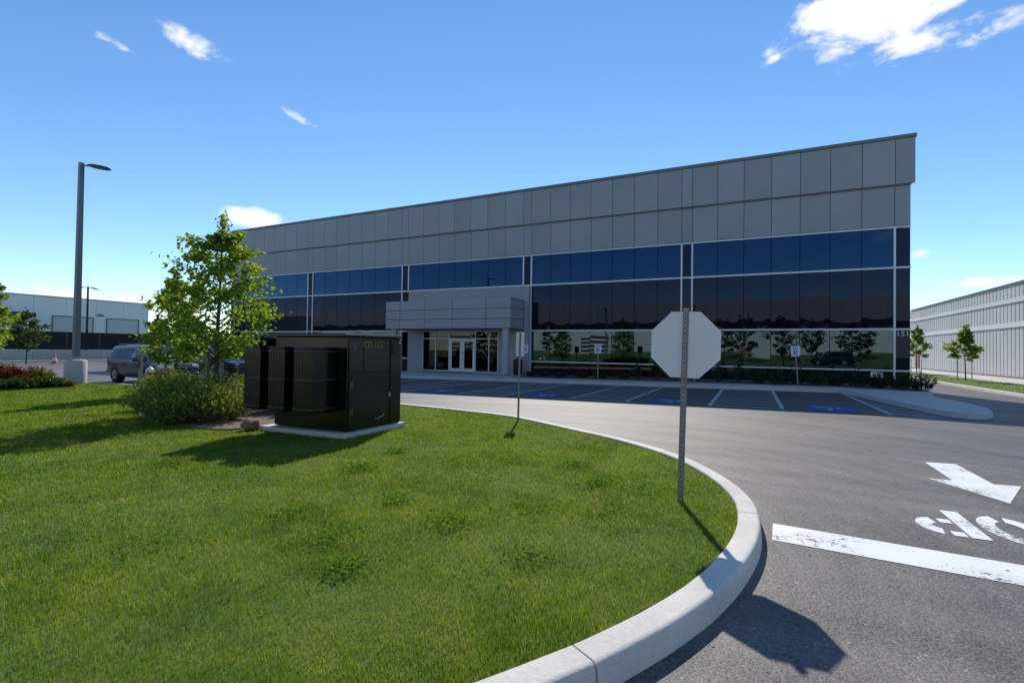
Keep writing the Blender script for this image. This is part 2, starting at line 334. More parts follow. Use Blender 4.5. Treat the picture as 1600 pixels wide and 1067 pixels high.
def leaf_arrays(P, A, size, rng, ratio=.6, roll=None):
    """diamond leaves at P pointing along A"""
    n = len(P); A = A/np.maximum(np.linalg.norm(A, axis=1), 1e-6)[:, None]
    B = rng.normal(size=(n, 3)); B[:, 2] *= .45; B -= A*(B*A).sum(1)[:, None]; B /= np.maximum(np.linalg.norm(B, axis=1), 1e-6)[:, None]
    s = size*rng.uniform(.65, 1.25, n)[:, None]
    V = np.stack([P, P+A*s*.45+B*s*ratio*.5, P+A*s, P+A*s*.45-B*s*ratio*.5], 1).reshape(-1, 3)
    F = np.arange(4*n).reshape(n, 4); return V, F

# ------------------------------------------------------------------ the ground
terr = MB()
for xs in zip([-3000, -200, -20, 3, 8, 200], [-200, -20, 3, 8, 200, 3000]):
    terr.quad((xs[0], -3000, G(xs[0])-.06), (xs[1], -3000, G(xs[1])-.06), (xs[1], 3000, G(xs[1])-.06), (xs[0], 3000, G(xs[0])-.06))
struct('ground', terr, M('field', (.07, .10, .03), .95, var=.3, scale=.2))
struct('car_park', slab([(-62, -31.6), (10.3, -31.6), (10.3, 75), (-62, 75)], 0), asphalt)
struct('street', slab([(-160, -44), (120, -44), (120, -31.6), (-160, -31.6)], -.004), asphalt)
# the lawn island and its kerb
KP = [(-27.2, -26), (-29.0, -22.5), (-28.6, -19.4), (-26.2, -18.25), (-22, -17.8), (-17.5, -17.45), (-12, -17.9), (-8.8, -18.45), (-6.8, -18.85), (-5.0, -19.35), (-3.0, -20.58), (-1.85, -21.35),
      (-.92, -22.25), (-.33, -23.2), (.01, -24.1), (.10, -24.86), (.06, -25.56), (-.1, -26.31), (-.29, -26.85), (-.53, -27.35), (-.83, -27.85), (-1.45, -28.7), (-2.5, -29.7), (-4.4, -30.6), (-8, -31.25), (-14, -31.5), (-25, -31.5)]
kp = smooth_path(KP, .2)
kin = offset_path(kp, .205)
lawn_poly = [tuple(p) for p in offset_path(kp, .195)]
struct('lawn_soil', slab(lawn_poly, .118), M('lawn_soil', (.09, .15, .02), .95, var=.35, scale=1.2, bump=.6, bscale=50, col2=(.12, .13, .035)))
kerb = thing('lawn_kerb', 'pale concrete kerb curving round the front lawn', 'kerb', (0, -25, 0))
seg = np.concatenate([[0], np.cumsum(np.linalg.norm(np.diff(kp, axis=0), axis=1))])
J0 = seg[np.argmin(np.linalg.norm(kp-np.array([-.60, -27.48]), axis=1))]
joints = sorted({round(J0+3.0*k, 3) for k in range(-25, 12) if 0 < J0+3.0*k < seg[-1]})
bounds = [0]+joints+[seg[-1]]
prof = [(0.0, -.12), (.004, .0), (.016, .115), (.022, .135), (.036, .147), (.055, .151), (.195, .152), (.205, .14), (.205, -.12)]
for a, b in zip(bounds[:-1], bounds[1:]):
    if b-a < .1: continue
    ts = np.linspace(a+.006, b-.006, max(3, int((b-a)/.16)))
    cx = np.interp(ts, seg, kp[:, 0]); cy = np.interp(ts, seg, kp[:, 1])
    tt = np.stack([np.interp(ts+.05, seg, kp[:, 0])-np.interp(ts-.05, seg, kp[:, 0]), np.interp(ts+.05, seg, kp[:, 1])-np.interp(ts-.05, seg, kp[:, 1])], 1); tt /= np.linalg.norm(tt, axis=1)[:, None]
    mb = MB(); k = len(prof)
    for i in range(len(ts)):
        for d, z in prof:
            x, y = cx[i]+tt[i, 1]*d, cy[i]-tt[i, 0]*d; mb.v.append((x, y, G(x)+z))
    for i in range(len(ts)-1):
        for j in range(k): p, q = i*k+j, i*k+(j+1) % k; mb.f.append((p, q, q+k, p+k))
    mb.f += [tuple(range(k))[::-1], tuple((len(ts)-1)*k+j for j in range(k))]
    wpart(kerb, 'kerb_section', mb, curb_conc, True)
# pavement before the building, with slabs
walk = struct('pavement', slab([(-46, -5.4), (3.3, -5.4), (3.6, -6.6), (4.15, -9.7), (4.6, -12.2), (4.85, -12.8), (5.2, -12.95), (5.6, -12.75), (5.95, -12.1), (6.3, -10.6), (6.35, -8.6), (6.1, -6.6), (7.0, -3.0), (7.0, -.02), (-46, -.02)], .15, .3), concrete)
wk = MB()
for x in np.arange(-44, 4, 1.8): wk.quad((x, -5.35, G(x)+.1535), (x+.012, -5.35, G(x)+.1535), (x+.012, -3.3, G(x)+.1535), (x, -3.3, G(x)+.1535))
wpart(walk, 'pavement_joint', wk, dark_gap)
for (x0, x1, y0) in ((-12.9, 6.6, -3.6), (-44, -23.9, -3.6)):
    struct('planting_bed', slab([(x0, y0), (x1, y0), (x1, -.06), (x0, -.06)], .175, .05), soil)
# right-hand verge, path
struct('verge_kerb', slab([(10.2, -31), (10.4, -31), (10.4, 75), (10.2, 75)], .13, .3), curb_conc)
struct('verge_soil', slab([(10.4, -31), (13.7, -31), (13.7, 75), (10.4, 75)], .11), MATS['lawn_soil'])
struct('side_path', slab([(13.7, -31), (17.0, -31), (17.0, 75), (13.7, 75)], .14, .3), concrete)
# far left: kerb, verge
struct('far_kerb', slab([(-62.25, -60), (-62, -60), (-62, 75), (-62.25, 75)], .13, .3), concrete)
struct('far_verge', slab([(-67, -60), (-62.25, -60), (-62.25, 75), (-67, 75)], .1, .3), M('verge_grass', (.085, .13, .03), .95, var=.35, scale=2, bump=1, bscale=25))

# ------------------------------------------------------------------ road paint
def mark(name, polys, dz, mat, label, group=None, cat='road marking'):
    bmm = MB()
    for p in polys:
        s = slab(p, dz); n = len(bmm.v); bmm.v += s.v; bmm.f += [tuple(n+i for i in f) for f in s.f]
    o = struct(name, bmm, mat); del o['kind']; return tag(o, label, cat, group)
mark('stop_line', [[(.2, -24.47), (.175, -24.95), (5.6, -25.52), (5.7, -25.06)]], .004, white_paint, 'wide white painted stop line across the exit lane')
mark('road_arrow', [[(2.40, -20.36), (2.78, -20.32), (2.79, -21.58), (3.06, -21.55), (2.60, -22.56), (2.13, -21.58), (2.385, -21.56)]], .004, white_paint, 'white painted straight arrow on the asphalt pointing to the exit')
def letter(strokes, x1, w, y0=-23.2, h=.88):
    # reading direction is that of a driver leaving: u runs to -x, v to -y
    return [[(x1-u*w, y0-v*h-(x1-u*w-1.7)*.05) for u, v in s] for s in strokes]
def ring(c, rx, ry, t, a0, a1, n=9):
    A = np.linspace(R(a0), R(a1), n)
    o = [(c[0]+rx*math.cos(a), c[1]+ry*math.sin(a)) for a in A]; i = [(c[0]+(rx-t)*math.cos(a), c[1]+(ry-t*.8)*math.sin(a)) for a in A]
    return o+i[::-1]
P_ = [[(0, 0), (.3, 0), (.3, 1), (0, 1)], [(.34, 1), (.55, 1), (.55, .85), (.34, .85)], [(.34, .55), (.55, .55), (.55, .40), (.34, .40)], ring((.6, .7), .40, .30, .26, -78, 78)]
O_ = [ring((.5, .5), .5, .5, .27, -78, 78), ring((.5, .5), .5, .5, .27, 102, 258)]
T_ = [[(.36, 0), (.64, 0), (.64, .82), (.36, .82)], [(0, 1), (1, 1), (1, .86), (0, .86)]]
S_ = [ring((.5, .73), .5, .27, .24, 15, 200), ring((.5, .27), .5, .27, .24, 195, 380), [(.1, .58), (.35, .66), (.9, .44), (.65, .34)]]
mark('road_lettering', letter(P_, 1.95, .48)+letter(O_, 2.48, .48)+letter(T_, 3.02, .46)+letter(S_, 3.55, .46), .004, M_paint('letter_paint', (.74, .735, .71), .66), 'worn white painted word STOP on asphalt beside the stop line')
tri = lambda x0, x1, n, ya, yb: [[(x0, y), (x1, y), (x1, y-.1), (x0, y-.1)] for y in np.linspace(ya, yb, n)]
st_lab = ['second from the kerb island at right', 'third from the kerb island at right', 'nearest the entrance doors', 'in front of the entrance canopy', 'at the right beside the small sign post']
hx = [(-1.17, .84), (-5.79, -3.79), (-10.4, -8.4), (-15.0, -13.0), (-19.6, -17.6)]
for i, (x0, x1) in enumerate(hx):
    d = -.03*i
    ps = [[(x0-.06, -5.6), (x0+.06, -5.6), (x0+.06+d, -13.35), (x0-.06+d, -13.35)], [(x1-.06, -5.6), (x1+.06, -5.6), (x1+.06+d, -13.35), (x1-.06+d, -13.35)]]+tri(x0+.07, x1-.07, 9, -5.8, -13.1)
    mark('hatched_aisle', ps, .004, stall_paint, ('hatched aisle of pale lines between parking bays, ' +
         ('nearest the kerb island', 'second from the kerb island', 'third from the kerb island', 'fourth from the kerb island', 'farthest left, by the transformer')[i]), 'hatched parking aisles')
mark('hatched_aisle', [[(3.35, -5.9), (3.47, -5.9), (3.52, -13.3), (3.40, -13.3)], [(3.52, -7.2), (3.62, -7.2), (3.62, -7.3), (3.52, -7.3)]]+[[(3.53, y), (3.5+(-5.6-y)*.155, y-.12), (3.5+(-5.6-y)*.155, y-.22), (3.53, y-.1)] for y in np.linspace(-8, -12.9, 6)], .004, stall_paint,
     'narrow hatched wedge beside the pointed concrete kerb island', 'hatched parking aisles')
def wheel_symbol(cx, cy):
    s = lambda pts: [(cx-p[0], cy-p[1]) for p in pts]
    head = s([(.02+.09*math.cos(a), .42+.09*math.sin(a)) for a in np.linspace(0, 2*math.pi, 10, endpoint=False)])
    body = s([(-.06, .30), (.05, .30), (.05, .02), (.28, .0), (.36, -.32), (.45, -.30), (.43, -.40), (.30, -.42), (.20, -.09), (-.06, -.09)])
    wh = s(ring((.0, -.15), .30, .32, .08, 130, 330, 14)); return [head, body, wh]
for i, (xc, tx) in enumerate(((2.12, 'at the right, next to the hatched wedge'), (-2.45, 'behind the octagonal sign post'), (-7.05, 'just right of the small sign post'), (-11.7, 'left of the small sign post'))):
    mark('parking_symbol_panel', [[(xc-.6, -11.6), (xc+.6, -11.6), (xc+.58, -13.4), (xc-.58, -13.4)]], .005, blue_paint, 'blue painted wheelchair square in parking bay '+tx, 'blue parking bay panels')
    o = mark('wheelchair_symbol', wheel_symbol(xc, -12.5), .009, stall_paint, 'x', None); p = bpy.data.objects['parking_symbol_panel' + ('' if i == 0 else '.%03d' % i)]
    o.parent = p; del o['label']; del o['category']

# ------------------------------------------------------------------ the office building
L0, L1, L2, L3, L4, L5 = .81, 2.85, 5.88, 7.87, 9.96, 12.37
XE0, XE5 = -44.26, 6.95
PIL = [(-34.09, -33.51), (-24.02, -23.42), (-13.82, -13.24), (-3.68, -3.10)]
BAYS = [(-43.68, -34.09), (-33.51, -24.02), (-23.42, -13.82), (-13.24, -3.68), (-3.10, 6.32)]
NP = 7
office = thing('office_building', 'long grey panelled office building with blue glass bands and entrance canopy', 'building', (-18.6, 0, -.2))
mesh_cache = {}
def panel_mesh(kind, w, t, h, mat, b=.006):
    key = (kind, round(w, 3), round(t, 3), round(h, 3), mat.name)
    if key not in mesh_cache:
        mb = MB().bevbox(-w/2, w/2, 0, t, -h/2, h/2, b) if b else MB().box(-w/2, w/2, 0, t, -h/2, h/2)
        mesh_cache[key] = mb.mesh(kind, mat)
    return mesh_cache[key]
def place(parent, name, me, wloc, rot=None):
    o = bpy.data.objects.new(name, me); col.objects.link(o); o.parent = parent; o.location = Vector(wloc)-WL[parent.name]; WL[o.name] = Vector(wloc)
    if rot: o.rotation_euler = rot
    return o
def pillow_mesh(w, h, amp, mat):
    """glass sheet slightly bowed, as sealed spandrel glass is"""
    key = ('pillow', round(w, 3), round(h, 3), round(amp, 5), mat.name)
    if key in mesh_cache: return mesh_cache[key]
    mb = MB(); n, k = 11, 14
    for j in range(k):
        for i in range(n):
            u, v = i/(n-1)*2-1, j/(k-1)*2-1
            mb.v.append((u*w/2, -amp*(1-u**2)*(1-v**4*.6)+amp*2.2*math.exp(-((v+1)/.30)**2)*(u*u-.4), v*h/2))
    for j in range(k-1):
        for i in range(n-1): a = j*n+i; mb.f.append((a, a+1, a+n+1, a+n))
    me = bpy.data.meshes.new('spandrel_pane'); me.from_pydata(mb.v, [], mb.f); me.update(); me.materials.append(mat); me.polygons.foreach_set('use_smooth', [True]*len(me.polygons))
    mesh_cache[key] = me; return me
cols = []   # (x0, x1, is_pilaster)
cols.append((XE0, BAYS[0][0], True))
for i, (a, b) in enumerate(BAYS):
    w = (b-a)/NP
    cols += [(a+w*k, a+w*(k+1), False) for k in range(NP)]
    cols.append((PIL[i][0], PIL[i][1], True) if i < 4 else (BAYS[4][1], XE5, True))
gap = .021
rr = random.Random(3)
for (x0, x1, pil) in cols:
    w = x1-x0; xc = (x0+x1)/2; entr = -23.6 < xc < -13.5
    if xc > 6.4: wt = XE5+.16-x0
    else: wt = w
    place(office, 'cladding_panel', panel_mesh('cladding_panel', wt-gap, .05, L5-.18-L4-gap, clad), (x0+wt/2, -.17, (L4+L5-.18)/2))
    place(office, 'cladding_panel', panel_mesh('cladding_panel', w-gap, .05, L4-.06-L3-.06, clad), (xc, -.05, (L3+.06+L4-.06)/2))
    if pil:
        for (a, b) in ((L0, L1), (L1, L2), (L2, L3)):
            if -14 < xc < -13 or -24 < xc < -23:
                if b <= L2: continue
            place(office, 'pilaster_panel', panel_mesh('pilaster_panel', w-.02, .03, b-a-.1, spandrel, 0), (xc, -.01, (a+b)/2))
    else:
        rz = R(rr.uniform(-.12, .12)); rx = R(rr.uniform(-.10, .10))
        place(office, 'window_pane', panel_mesh('window_pane', w-.035, .012, L3-L2-.1, blue_glass, 0), (xc, .01, (L2+L3)/2), (rx, 0, rz))
        if not entr:
            amp = rr.choice((.0022, .0014, -.0012, .0028, .0018))
            place(office, 'spandrel_pane', pillow_mesh(w-.03, L2-L1-.1, amp, spandrel), (xc, 0, (L1+L2)/2), (R(rr.uniform(-.1, .1)), 0, R(rr.uniform(-.1, .1))))
            place(office, 'window_pane', panel_mesh('window_pane', w-.035, .012, L1-L0-.1, vision, 0), (xc, .01, (L1+L0)/2), (R(rr.uniform(-.25, .25)), 0, R(rr.uniform(-.3, .3))))
            place(office, 'base_pane', panel_mesh('base_pane', w-.03, .02, L0-.05-(G(xc)+.12), base_dark, 0), (xc, .0, (L0-.05+G(xc)+.12)/2))
# narrow base of the pilasters
for (x0, x1, pil) in cols:
    if pil and not (-24.1 < x0 < -13): place(office, 'base_pane', panel_mesh('base_pane', x1-x0-.02, .03, L0-.05-(G(x0)+.1), base_dark, 0), ((x0+x1)/2, -.01, (L0-.05+G(x0)+.1)/2))
# aluminium lines
mul = .085
def hbar(x0, x1, z, h=mul, y0=-.07, y1=.05): wpart(office, 'transom', MB().box(x0, x1, y0, y1, z-h/2, z+h/2), alu)
hbar(XE0, XE5+.01, L3, .07); hbar(XE0, XE5+.01, L2)
for a, b in ((XE0, -23.42), (-13.24, XE5+.01)): hbar(a, b, L1); hbar(a, b, L0, .075)
for (a, b) in [(BAYS[0][0], None)]+PIL+[(BAYS[4][1], None)]:
    for x in (a, b):
        if x is None: continue
        zb = G(x)+.15 if x not in (-24.02, -23.42, -13.82) else (L2 if x != -24.02 else G(x)+.15)
        if x == -13.82: zb = L2
        zt = [zb, L0, L1, L2, L3] if zb < L0 else [L2, L3]
        for z0, z1 in zip(zt[:-1], zt[1:]): wpart(office, 'mullion', MB().box(x-.045, x+.045, -.065, .04, z0+.045, z1-.045), alu)
# dark joint lines behind the panes and behind the cladding
bk = MB()
bk.box(XE0+.02, XE5-.02, .003, .12, L3, L5-.178)
bk.box(XE0+.02, XE5+.1, -.115, .0, L4+.02, L5-.178)
for a, b in ((XE0+.02, -23.5), (-13.2, XE5-.02)): bk.box(a, b, .04, .14, L1, L2); bk.box(a, b, .06, .14, -.4, L0)
wpart(office, 'backing_wall', bk, dark_gap)
for (x0, x1, pil) in cols:
    if not pil: place(office, 'glazing_joint', panel_mesh('glazing_joint', .028, .03, L3-L2, dark_gap, 0), (x1, .03, (L2+L3)/2))
    if not pil and not -23.6 < (x0+x1)/2 < -13.5: place(office, 'glazing_joint', panel_mesh('glazing_joint', .028, .03, L1-L0, dark_gap, 0), (x1, .03, (L1+L0)/2))
# coping and the parapet lip
cp = MB().box(XE0-.03, XE5+.20, -.20, .35, L5-.175, L5); wpart(office, 'coping', cp, coping_m)
wpart(office, 'drip_rail', MB().box(XE0, XE5+.02, -.125, .0, L4-.055, L4-.005), coping_m)
# body: roof, side walls, rear wall, floors
SL = -.47; DP = 20
xr = lambda y: XE5+SL*y
bd = MB()
bd.prism([(XE0, .12), (XE5-.05, .12), (xr(DP), DP), (XE0, DP)], 2, L5-.7, L5-.45)
wpart(office, 'roof', bd, M('roof_membrane', (.4, .4, .4), .8))
wl = MB()
for z0, z1 in ((-.4, L2-.6), (L3+.02, L5-.2)):
    wl.prism([(XE5, .15), (xr(DP), DP), (xr(DP)-.25, DP), (XE5-.25, .15)], 2, z0, z1)
    wl.prism([(XE0, .15), (XE0+.25, .15), (XE0+.25, DP), (XE0, DP)], 2, z0, z1)
wl.box(XE0+.26, xr(DP)-.26, DP-.3, DP, -.4, L5-.2)
wpart(office, 'side_wall', wl, clad)
for sgn, nm in ((0, 'l'), (1, 'r')):
    for k in range(9):
        ya, yb = .3+k*2.15, .3+k*2.15+2.0
        f = (lambda y: xr(y)-.12) if sgn else (lambda y: XE0+.12)
        wpart(office, 'side_window', MB().prism([(f(ya), ya), (f(yb), yb), (f(yb)+.012, yb), (f(ya)+.012, ya)], 2, L2-.6, L3+.02), vision)
        wpart(office, 'side_mullion', MB().prism([(f(yb)-.05, yb), (f(yb)+.05, yb), (f(yb+.12)+.05, yb+.12), (f(yb+.12)-.05, yb+.12)], 2, L2-.6, L3+.02), alu)
inn = M('interior', (.07, .07, .075), .9)
itr = MB()
itr.prism([(XE0+.3, .2), (XE5-.4, .2), (xr(DP)-.4, DP-.4), (XE0+.3, DP-.4)], 2, L2-.75, L2-.62)
itr.prism([(XE0+.3, .2), (XE5-.4, .2), (xr(DP)-.4, DP-.4), (XE0+.3, DP-.4)], 2, L3+.05, L3+.15)
itr.prism([(XE0+.3, .2), (XE5-.4, .2), (xr(DP)-.4, DP-.4), (XE0+.3, DP-.4)], 2, L1+.1, L1+.2)
itr.prism([(XE0+.3, .2), (XE5-.4, .2), (xr(DP)-.4, DP-.4), (XE0+.3, DP-.4)], 2, -.3, -.16)
itr.box(XE0+.3, -5, 9., 9.2, -.15, L2-.8)
itr.box(-36, -2, 8., 8.2, L2-.6, L3+.04)
wpart(office, 'interior_floor', itr, inn)
# entrance bay: cladding round the doors
ew = MB()
ex0, ex1, ez = -22.03, -15.70, 2.87
wpart(office, 'entrance_wall', MB().box(-23.42, -13.32, -.02, .12, ez+.02, L2-.05), clad_can)
for a, b in ((-23.42, ex0-.02), (ex1+.02, -13.32)): wpart(office, 'entrance_wall', MB().box(a, b, -.02, .12, -.4, ez+.018), clad_can)
wpart(office, 'entrance_pillar', MB().box(-13.62, -13.26, -.34, -.022, -.3, L2-.06), clad_can)
# storefront
sx = [ex0, -20.88, -19.70, -17.50, -16.42, ex1]; fz0 = -.09; tz = 2.30
for x in sx: wpart(office, 'storefront_mullion', MB().box(x-.035, x+.035, .0, .10, fz0, ez), alu)
for a, b in zip(sx[:-1], sx[1:]):
    wpart(office, 'storefront_rail', MB().box(a+.036, b-.036, .005, .095, ez-.07, ez), alu)
    wpart(office, 'storefront_rail', MB().box(a+.036, b-.036, .005, .095, tz-.035, tz+.035), alu)
    wpart(office, 'window_pane', MB().box(a+.036, b-.036, .04, .052, tz+.036, ez-.071), clear_glass)
    if a != -19.70:
        wpart(office, 'storefront_rail', MB().box(a+.036, b-.036, .005, .095, fz0, fz0+.09), alu)
        wpart(office, 'window_pane', MB().box(a+.036, b-.036, .04, .052, fz0+.091, tz-.036), clear_glass)
for s, (a, b) in enumerate(((-19.655, -18.61), (-18.59, -17.545))):
    d = wpart(office, 'entrance_door', MB().box(a, a+.17, .0, .08, fz0+.02, tz-.04).box(b-.17, b, .0, .08, fz0+.02, tz-.04).box(a+.171, b-.171, .0, .08, fz0+.02, fz0+.27).box(a+.171, b-.171, .0, .08, tz-.20, tz-.04), M('door_aluminium', (.66, .66, .65), .4, metal=.1, var=.05))
    wpart(d, 'door_pane', MB().box(a+.172, b-.172, .035, .047, fz0+.272, tz-.202), clear_glass)
    hx0 = b-.13 if s == 0 else a+.13
    sg = -1 if s == 0 else 1
    wpart(d, 'door_handle', MB().tube([(hx0, -.02, .78), (hx0, -.07, .80), (hx0+sg*.35, -.08, .95), (hx0+sg*.35, -.08, 1.15), (hx0, -.07, 1.28), (hx0, -.02, 1.30)], .016, 6), black_plastic)
# canopy
CX = [-23.68, -22.41, -20.25, -18.01, -15.46, -13.66]; CY = -2.25; CZ = [2.92, 3.56, 4.22, 4.88]
can = wpart(office, 'entrance_canopy', MB().box(CX[0]+.05, CX[-1]-.05, CY+.05, -.03, CZ[0]+.06, CZ[-1]-.06), dark_gap)
wpart(can, 'canopy_soffit', MB().box(CX[0]+.02, CX[-1]-.02, CY+.055, -.03, CZ[0]+.02, CZ[0]+.055), M('soffit', (.22, .22, .22), .7))
wpart(can, 'canopy_roof', MB().box(CX[0]+.0, CX[-1]-.0, CY+.055, -.03, CZ[-1]-.055, CZ[-1]-.015), coping_m)
for j in range(3):
    z0, z1 = CZ[j]+.014, CZ[j+1]-.014
    for i in range(5): wpart(can, 'canopy_panel', MB().bevbox(CX[i]+.014, CX[i+1]-.014, CY, CY+.045, z0, z1, .006), clad_can)
    for xa in (CX[0], CX[-1]-.045): wpart(can, 'canopy_panel', MB().bevbox(xa, xa+.045, CY+.06, -.035, z0, z1, .006), clad_can)
for x in (-14.15, -23.15):
    c = wpart(office, 'canopy_column', MB().lathe([(.25, G(x)+.15), (.25, CZ[0]+.01)], 24, (x, -1.9, 0)), M('column_grey', (.34, .345, .35), .4, var=.05), True)
    wpart(c, 'column_base', MB().lathe([(.29, G(x)+.152), (.29, G(x)+.20), (.255, G(x)+.215)], 24, (x, -1.9, 0)), coping_m)
# house number and connection sign
nm = text_mesh('151', .36, 'number', M('number_white', (.7, .7, .7), .5))
o = place(office, 'house_number', nm, (6.645, -.05, 2.62), (R(90), 0, 0))
pl = wpart(office, 'connection_sign', MB().bevbox(5.36, 5.86, -.05, -.022, .46, .72, .01), M('sign_white', (.72, .72, .70), .5, var=.05))
dkm = M('sign_black', (.02, .02, .02), .6)
for xs_ in (5.45, 5.63): wpart(pl, 'sign_symbol', MB().prism([(xs_, .53), (xs_+.14, .53), (xs_+.10, .58), (xs_+.14, .65), (xs_+.06, .62), (xs_, .65)], 1, -.054, -.0505), dkm)

# ------------------------------------------------------------------ neighbouring buildings
rb = thing('warehouse', 'long pale grey warehouse of ribbed wall panels at the right', 'building', (17.07, 30, -.1))
RX = 17.07
ribm = M('ribbed_wall', (.52, .50, .475), .75, var=.10, scale=.5, bump=.2, stretch=(1, 1, .25))
bandm = M('pale_band', (.66, .66, .64), .7, var=.08)
wpart(rb, 'wall_core', MB().box(RX+.062, RX+26, -8, 43.3, -.3, 6.7), ribm)
n = 0
y = -8.
while y < 43:
    w = 2.4
    mb = MB()
    for z0, z1 in ((-.12, 3.70), (4.05, 5.50), (5.80, 6.86)):
        for k in range(4):
            ya, yb = y+.02+k*.59, y+.02+(k+1)*.59-.05
            mb.prism([(RX+.08, ya), (RX+.055, ya), (RX+.04, ya+.03), (RX+.04, yb-.03), (RX+.055, yb), (RX+.08, yb)], 2, z0, z1)
    wpart(rb, 'wall_panel', mb, ribm)
    y += w
wpart(rb, 'wall_band', MB().box(RX-.03, RX+.085, -8, 43.3, 3.705, 4.045), bandm)
wpart(rb, 'wall_band', MB().box(RX-.03, RX+.085, -8, 43.3, 5.505, 5.795), bandm)
wpart(rb, 'coping', MB().box(RX-.06, RX+.3, -8.05, 43.35, 6.865, 6.95), coping_m)
wpart(rb, 'footing', MB().box(RX-.02, RX+.1, -8, 43.3, -.2, .12), M('footing', (.22, .16, .12), .9))
wpart(rb, 'wall_lamp', MB().tube([(RX, 41.6, 5.3), (RX-.6, 41.6, 5.5), (RX-.8, 41.6, 5.3)], .09, 6).lathe([(.05, 5.35), (.3, 5.15), (.28, 4.95)], 10, (RX-.85, 41.6, 0)), M('lamp_pale', (.6, .6, .6), .5))
wpart(rb, 'side_door', MB().box(RX-.04, RX+.0, 40.2, 41.6, -.05, 2.2), M('rust_door', (.25, .12, .08), .7))

lb = thing('depot_building', 'white depot with roller doors behind the dark fence at left', 'building', (-100, 5, -.3))
LX = -100; whitew = M('white_wall', (.80, .80, .81), .7, var=.06, scale=.3)
wpart(lb, 'wall_core', MB().box(LX-40, LX-.1, -60, 21.8, -.5, 8.7), whitew)
for k, ya in enumerate(np.arange(-59, 21, 4.04)): wpart(lb, 'wall_panel', MB().box(LX-.1, LX, ya+.02, min(ya+4.02, 21.8), -.5, 8.8), whitew)
wpart(lb, 'coping', MB().box(LX-.5, LX+.06, -60, 21.9, 8.82, 9.0), M('blue_grey_coping', (.32, .34, .40), .5))
for ya, yb, zt in ((7.9, 13.4, 5.95), (15.2, 20.2, 5.95), (-9, -3.5, 5.95)):
    d = wpart(lb, 'roller_door', MB().box(LX+.03, LX+.05, ya+.14, yb-.14, -.3, zt-.16), M('roller_door', (.52, .54, .56), .6, var=.04))
    wpart(d, 'door_frame', MB().box(LX+.002, LX+.12, ya, ya+.139, -.3, zt).box(LX+.002, LX+.12, yb-.139, yb, -.3, zt).box(LX+.002, LX+.12, ya+.14, yb-.14, zt-.155, zt), coping_m)
    for z in np.arange(.4, zt-.3, .55): wpart(d, 'door_slat', MB().box(LX+.051, LX+.062, ya+.16, yb-.16, z, z+.5), MATS['roller_door'])
wpart(lb, 'dock_canopy', MB().box(LX+.01, LX+2.2, -2, 5.2, 5.4, 6.1), black_plastic)
wpart(lb, 'wall_light', MB().box(LX+.002, LX+.4, 13.9, 14.7, 6.25, 6.45), black_plastic)
# retaining wall and fence
rw = thing('retaining_wall', 'low grey concrete retaining wall under the black fence', 'wall', (-67.5, 0, -.3))
for ya in np.arange(-60, 60, 6.): wpart(rw, 'wall_block', MB().bevbox(-68, -67.1, ya+.01, ya+5.99, -.4, .80, .02), concrete)
fc = thing('screen_fence', 'black screened fence standing on the retaining wall', 'fence', (-67.6, 0, .8))
blk = M('black_mesh', (.012, .013, .013), .8, var=.2, scale=2)
for ya in np.arange(-60, 60, 3.): 
    wpart(fc, 'fence_panel', MB().box(-67.62, -67.58, ya+.06, ya+2.94, .86, 2.80), blk)
    wpart(fc, 'fence_post', MB().tube([(-67.6, ya, .78), (-67.6, ya, 2.86)], .045, 6), blk)
# building across the street (mirrored in the windows)
ob = thing('factory_hall', 'cream hall across the street mirrored in the office windows', 'building', (-40, -62, -.3))
crm = M('cream_wall', (.78, .67, .57), .8, var=.06, scale=.3)
OY = -62
wpart(ob, 'hall_wall', MB().box(-150, 45, OY-30, OY-.12, -.5, 10.2), crm)
for xa in np.arange(-150, 45, 6.5): wpart(ob, 'wall_panel', MB().box(xa+.03, xa+6.47, OY-.12, OY, -.5, 10.35), crm)
wpart(ob, 'dark_band', MB().box(-150, 45, OY+.003, OY+.5, 6.0, 6.8), M('band_dark', (.05, .05, .055), .6))
for xa in (-30, -60): 
    d = wpart(ob, 'loading_door', MB().box(xa, xa+5, OY+.002, OY+.03, -.3, 4.6), M('door_navy', (.04, .045, .06), .5))
    for z in np.arange(.3, 4.4, .8): wpart(d, 'door_slat', MB().box(xa+.1, xa+4.9, OY+.031, OY+.06, z, z+.35), crm)
struct('far_lawn', MB().prism([(-44.2, -.4), (-44.2, -.18), (-50, .15), (-61.85, 1.15), (-61.85, -.4)], 0, -160, 120), MATS['verge_grass'])

# ------------------------------------------------------------------ signs and street furniture
red = M('sign_red', (.42, .015, .02), .45, var=.05); swhite = M('sign_face_white', (.75, .75, .74), .5, var=.04)
def channel_post(parent, h, w=.062, d=.03, loc=(0, 0, 0), holes=True):
    t = .005
    poly = [(-w/2, 0), (-w/4, 0), (-w/5, d), (w/5, d), (w/4, 0), (w/2, 0), (w/2, -t), (w/4-t, -t), (w/5-t, d-t), (-w/5+t, d-t), (-w/4+t, -t), (-w/2, -t)]
    p = lpart(parent, 'post', MB().prism([(a, -b) for a, b in poly], 2, -.15, h), galv, loc=loc)
    if holes:
        hb = MB()
        for z in np.arange(.06, h-.02, .0508):
            hb.quad(*[(.0075*math.cos(a), -d-.0008, z+.0075*math.sin(a)) for a in np.linspace(0, 2*math.pi, 8, endpoint=False)])
        lpart(p, 'post_hole', hb, M('hole_dark', (.01, .01, .01), .9))['kind'] = 'stuff'
    return p
def octagon(r): return [(r*math.cos(R(22.5+45*i)), r*math.sin(R(22.5+45*i))) for i in range(8)]
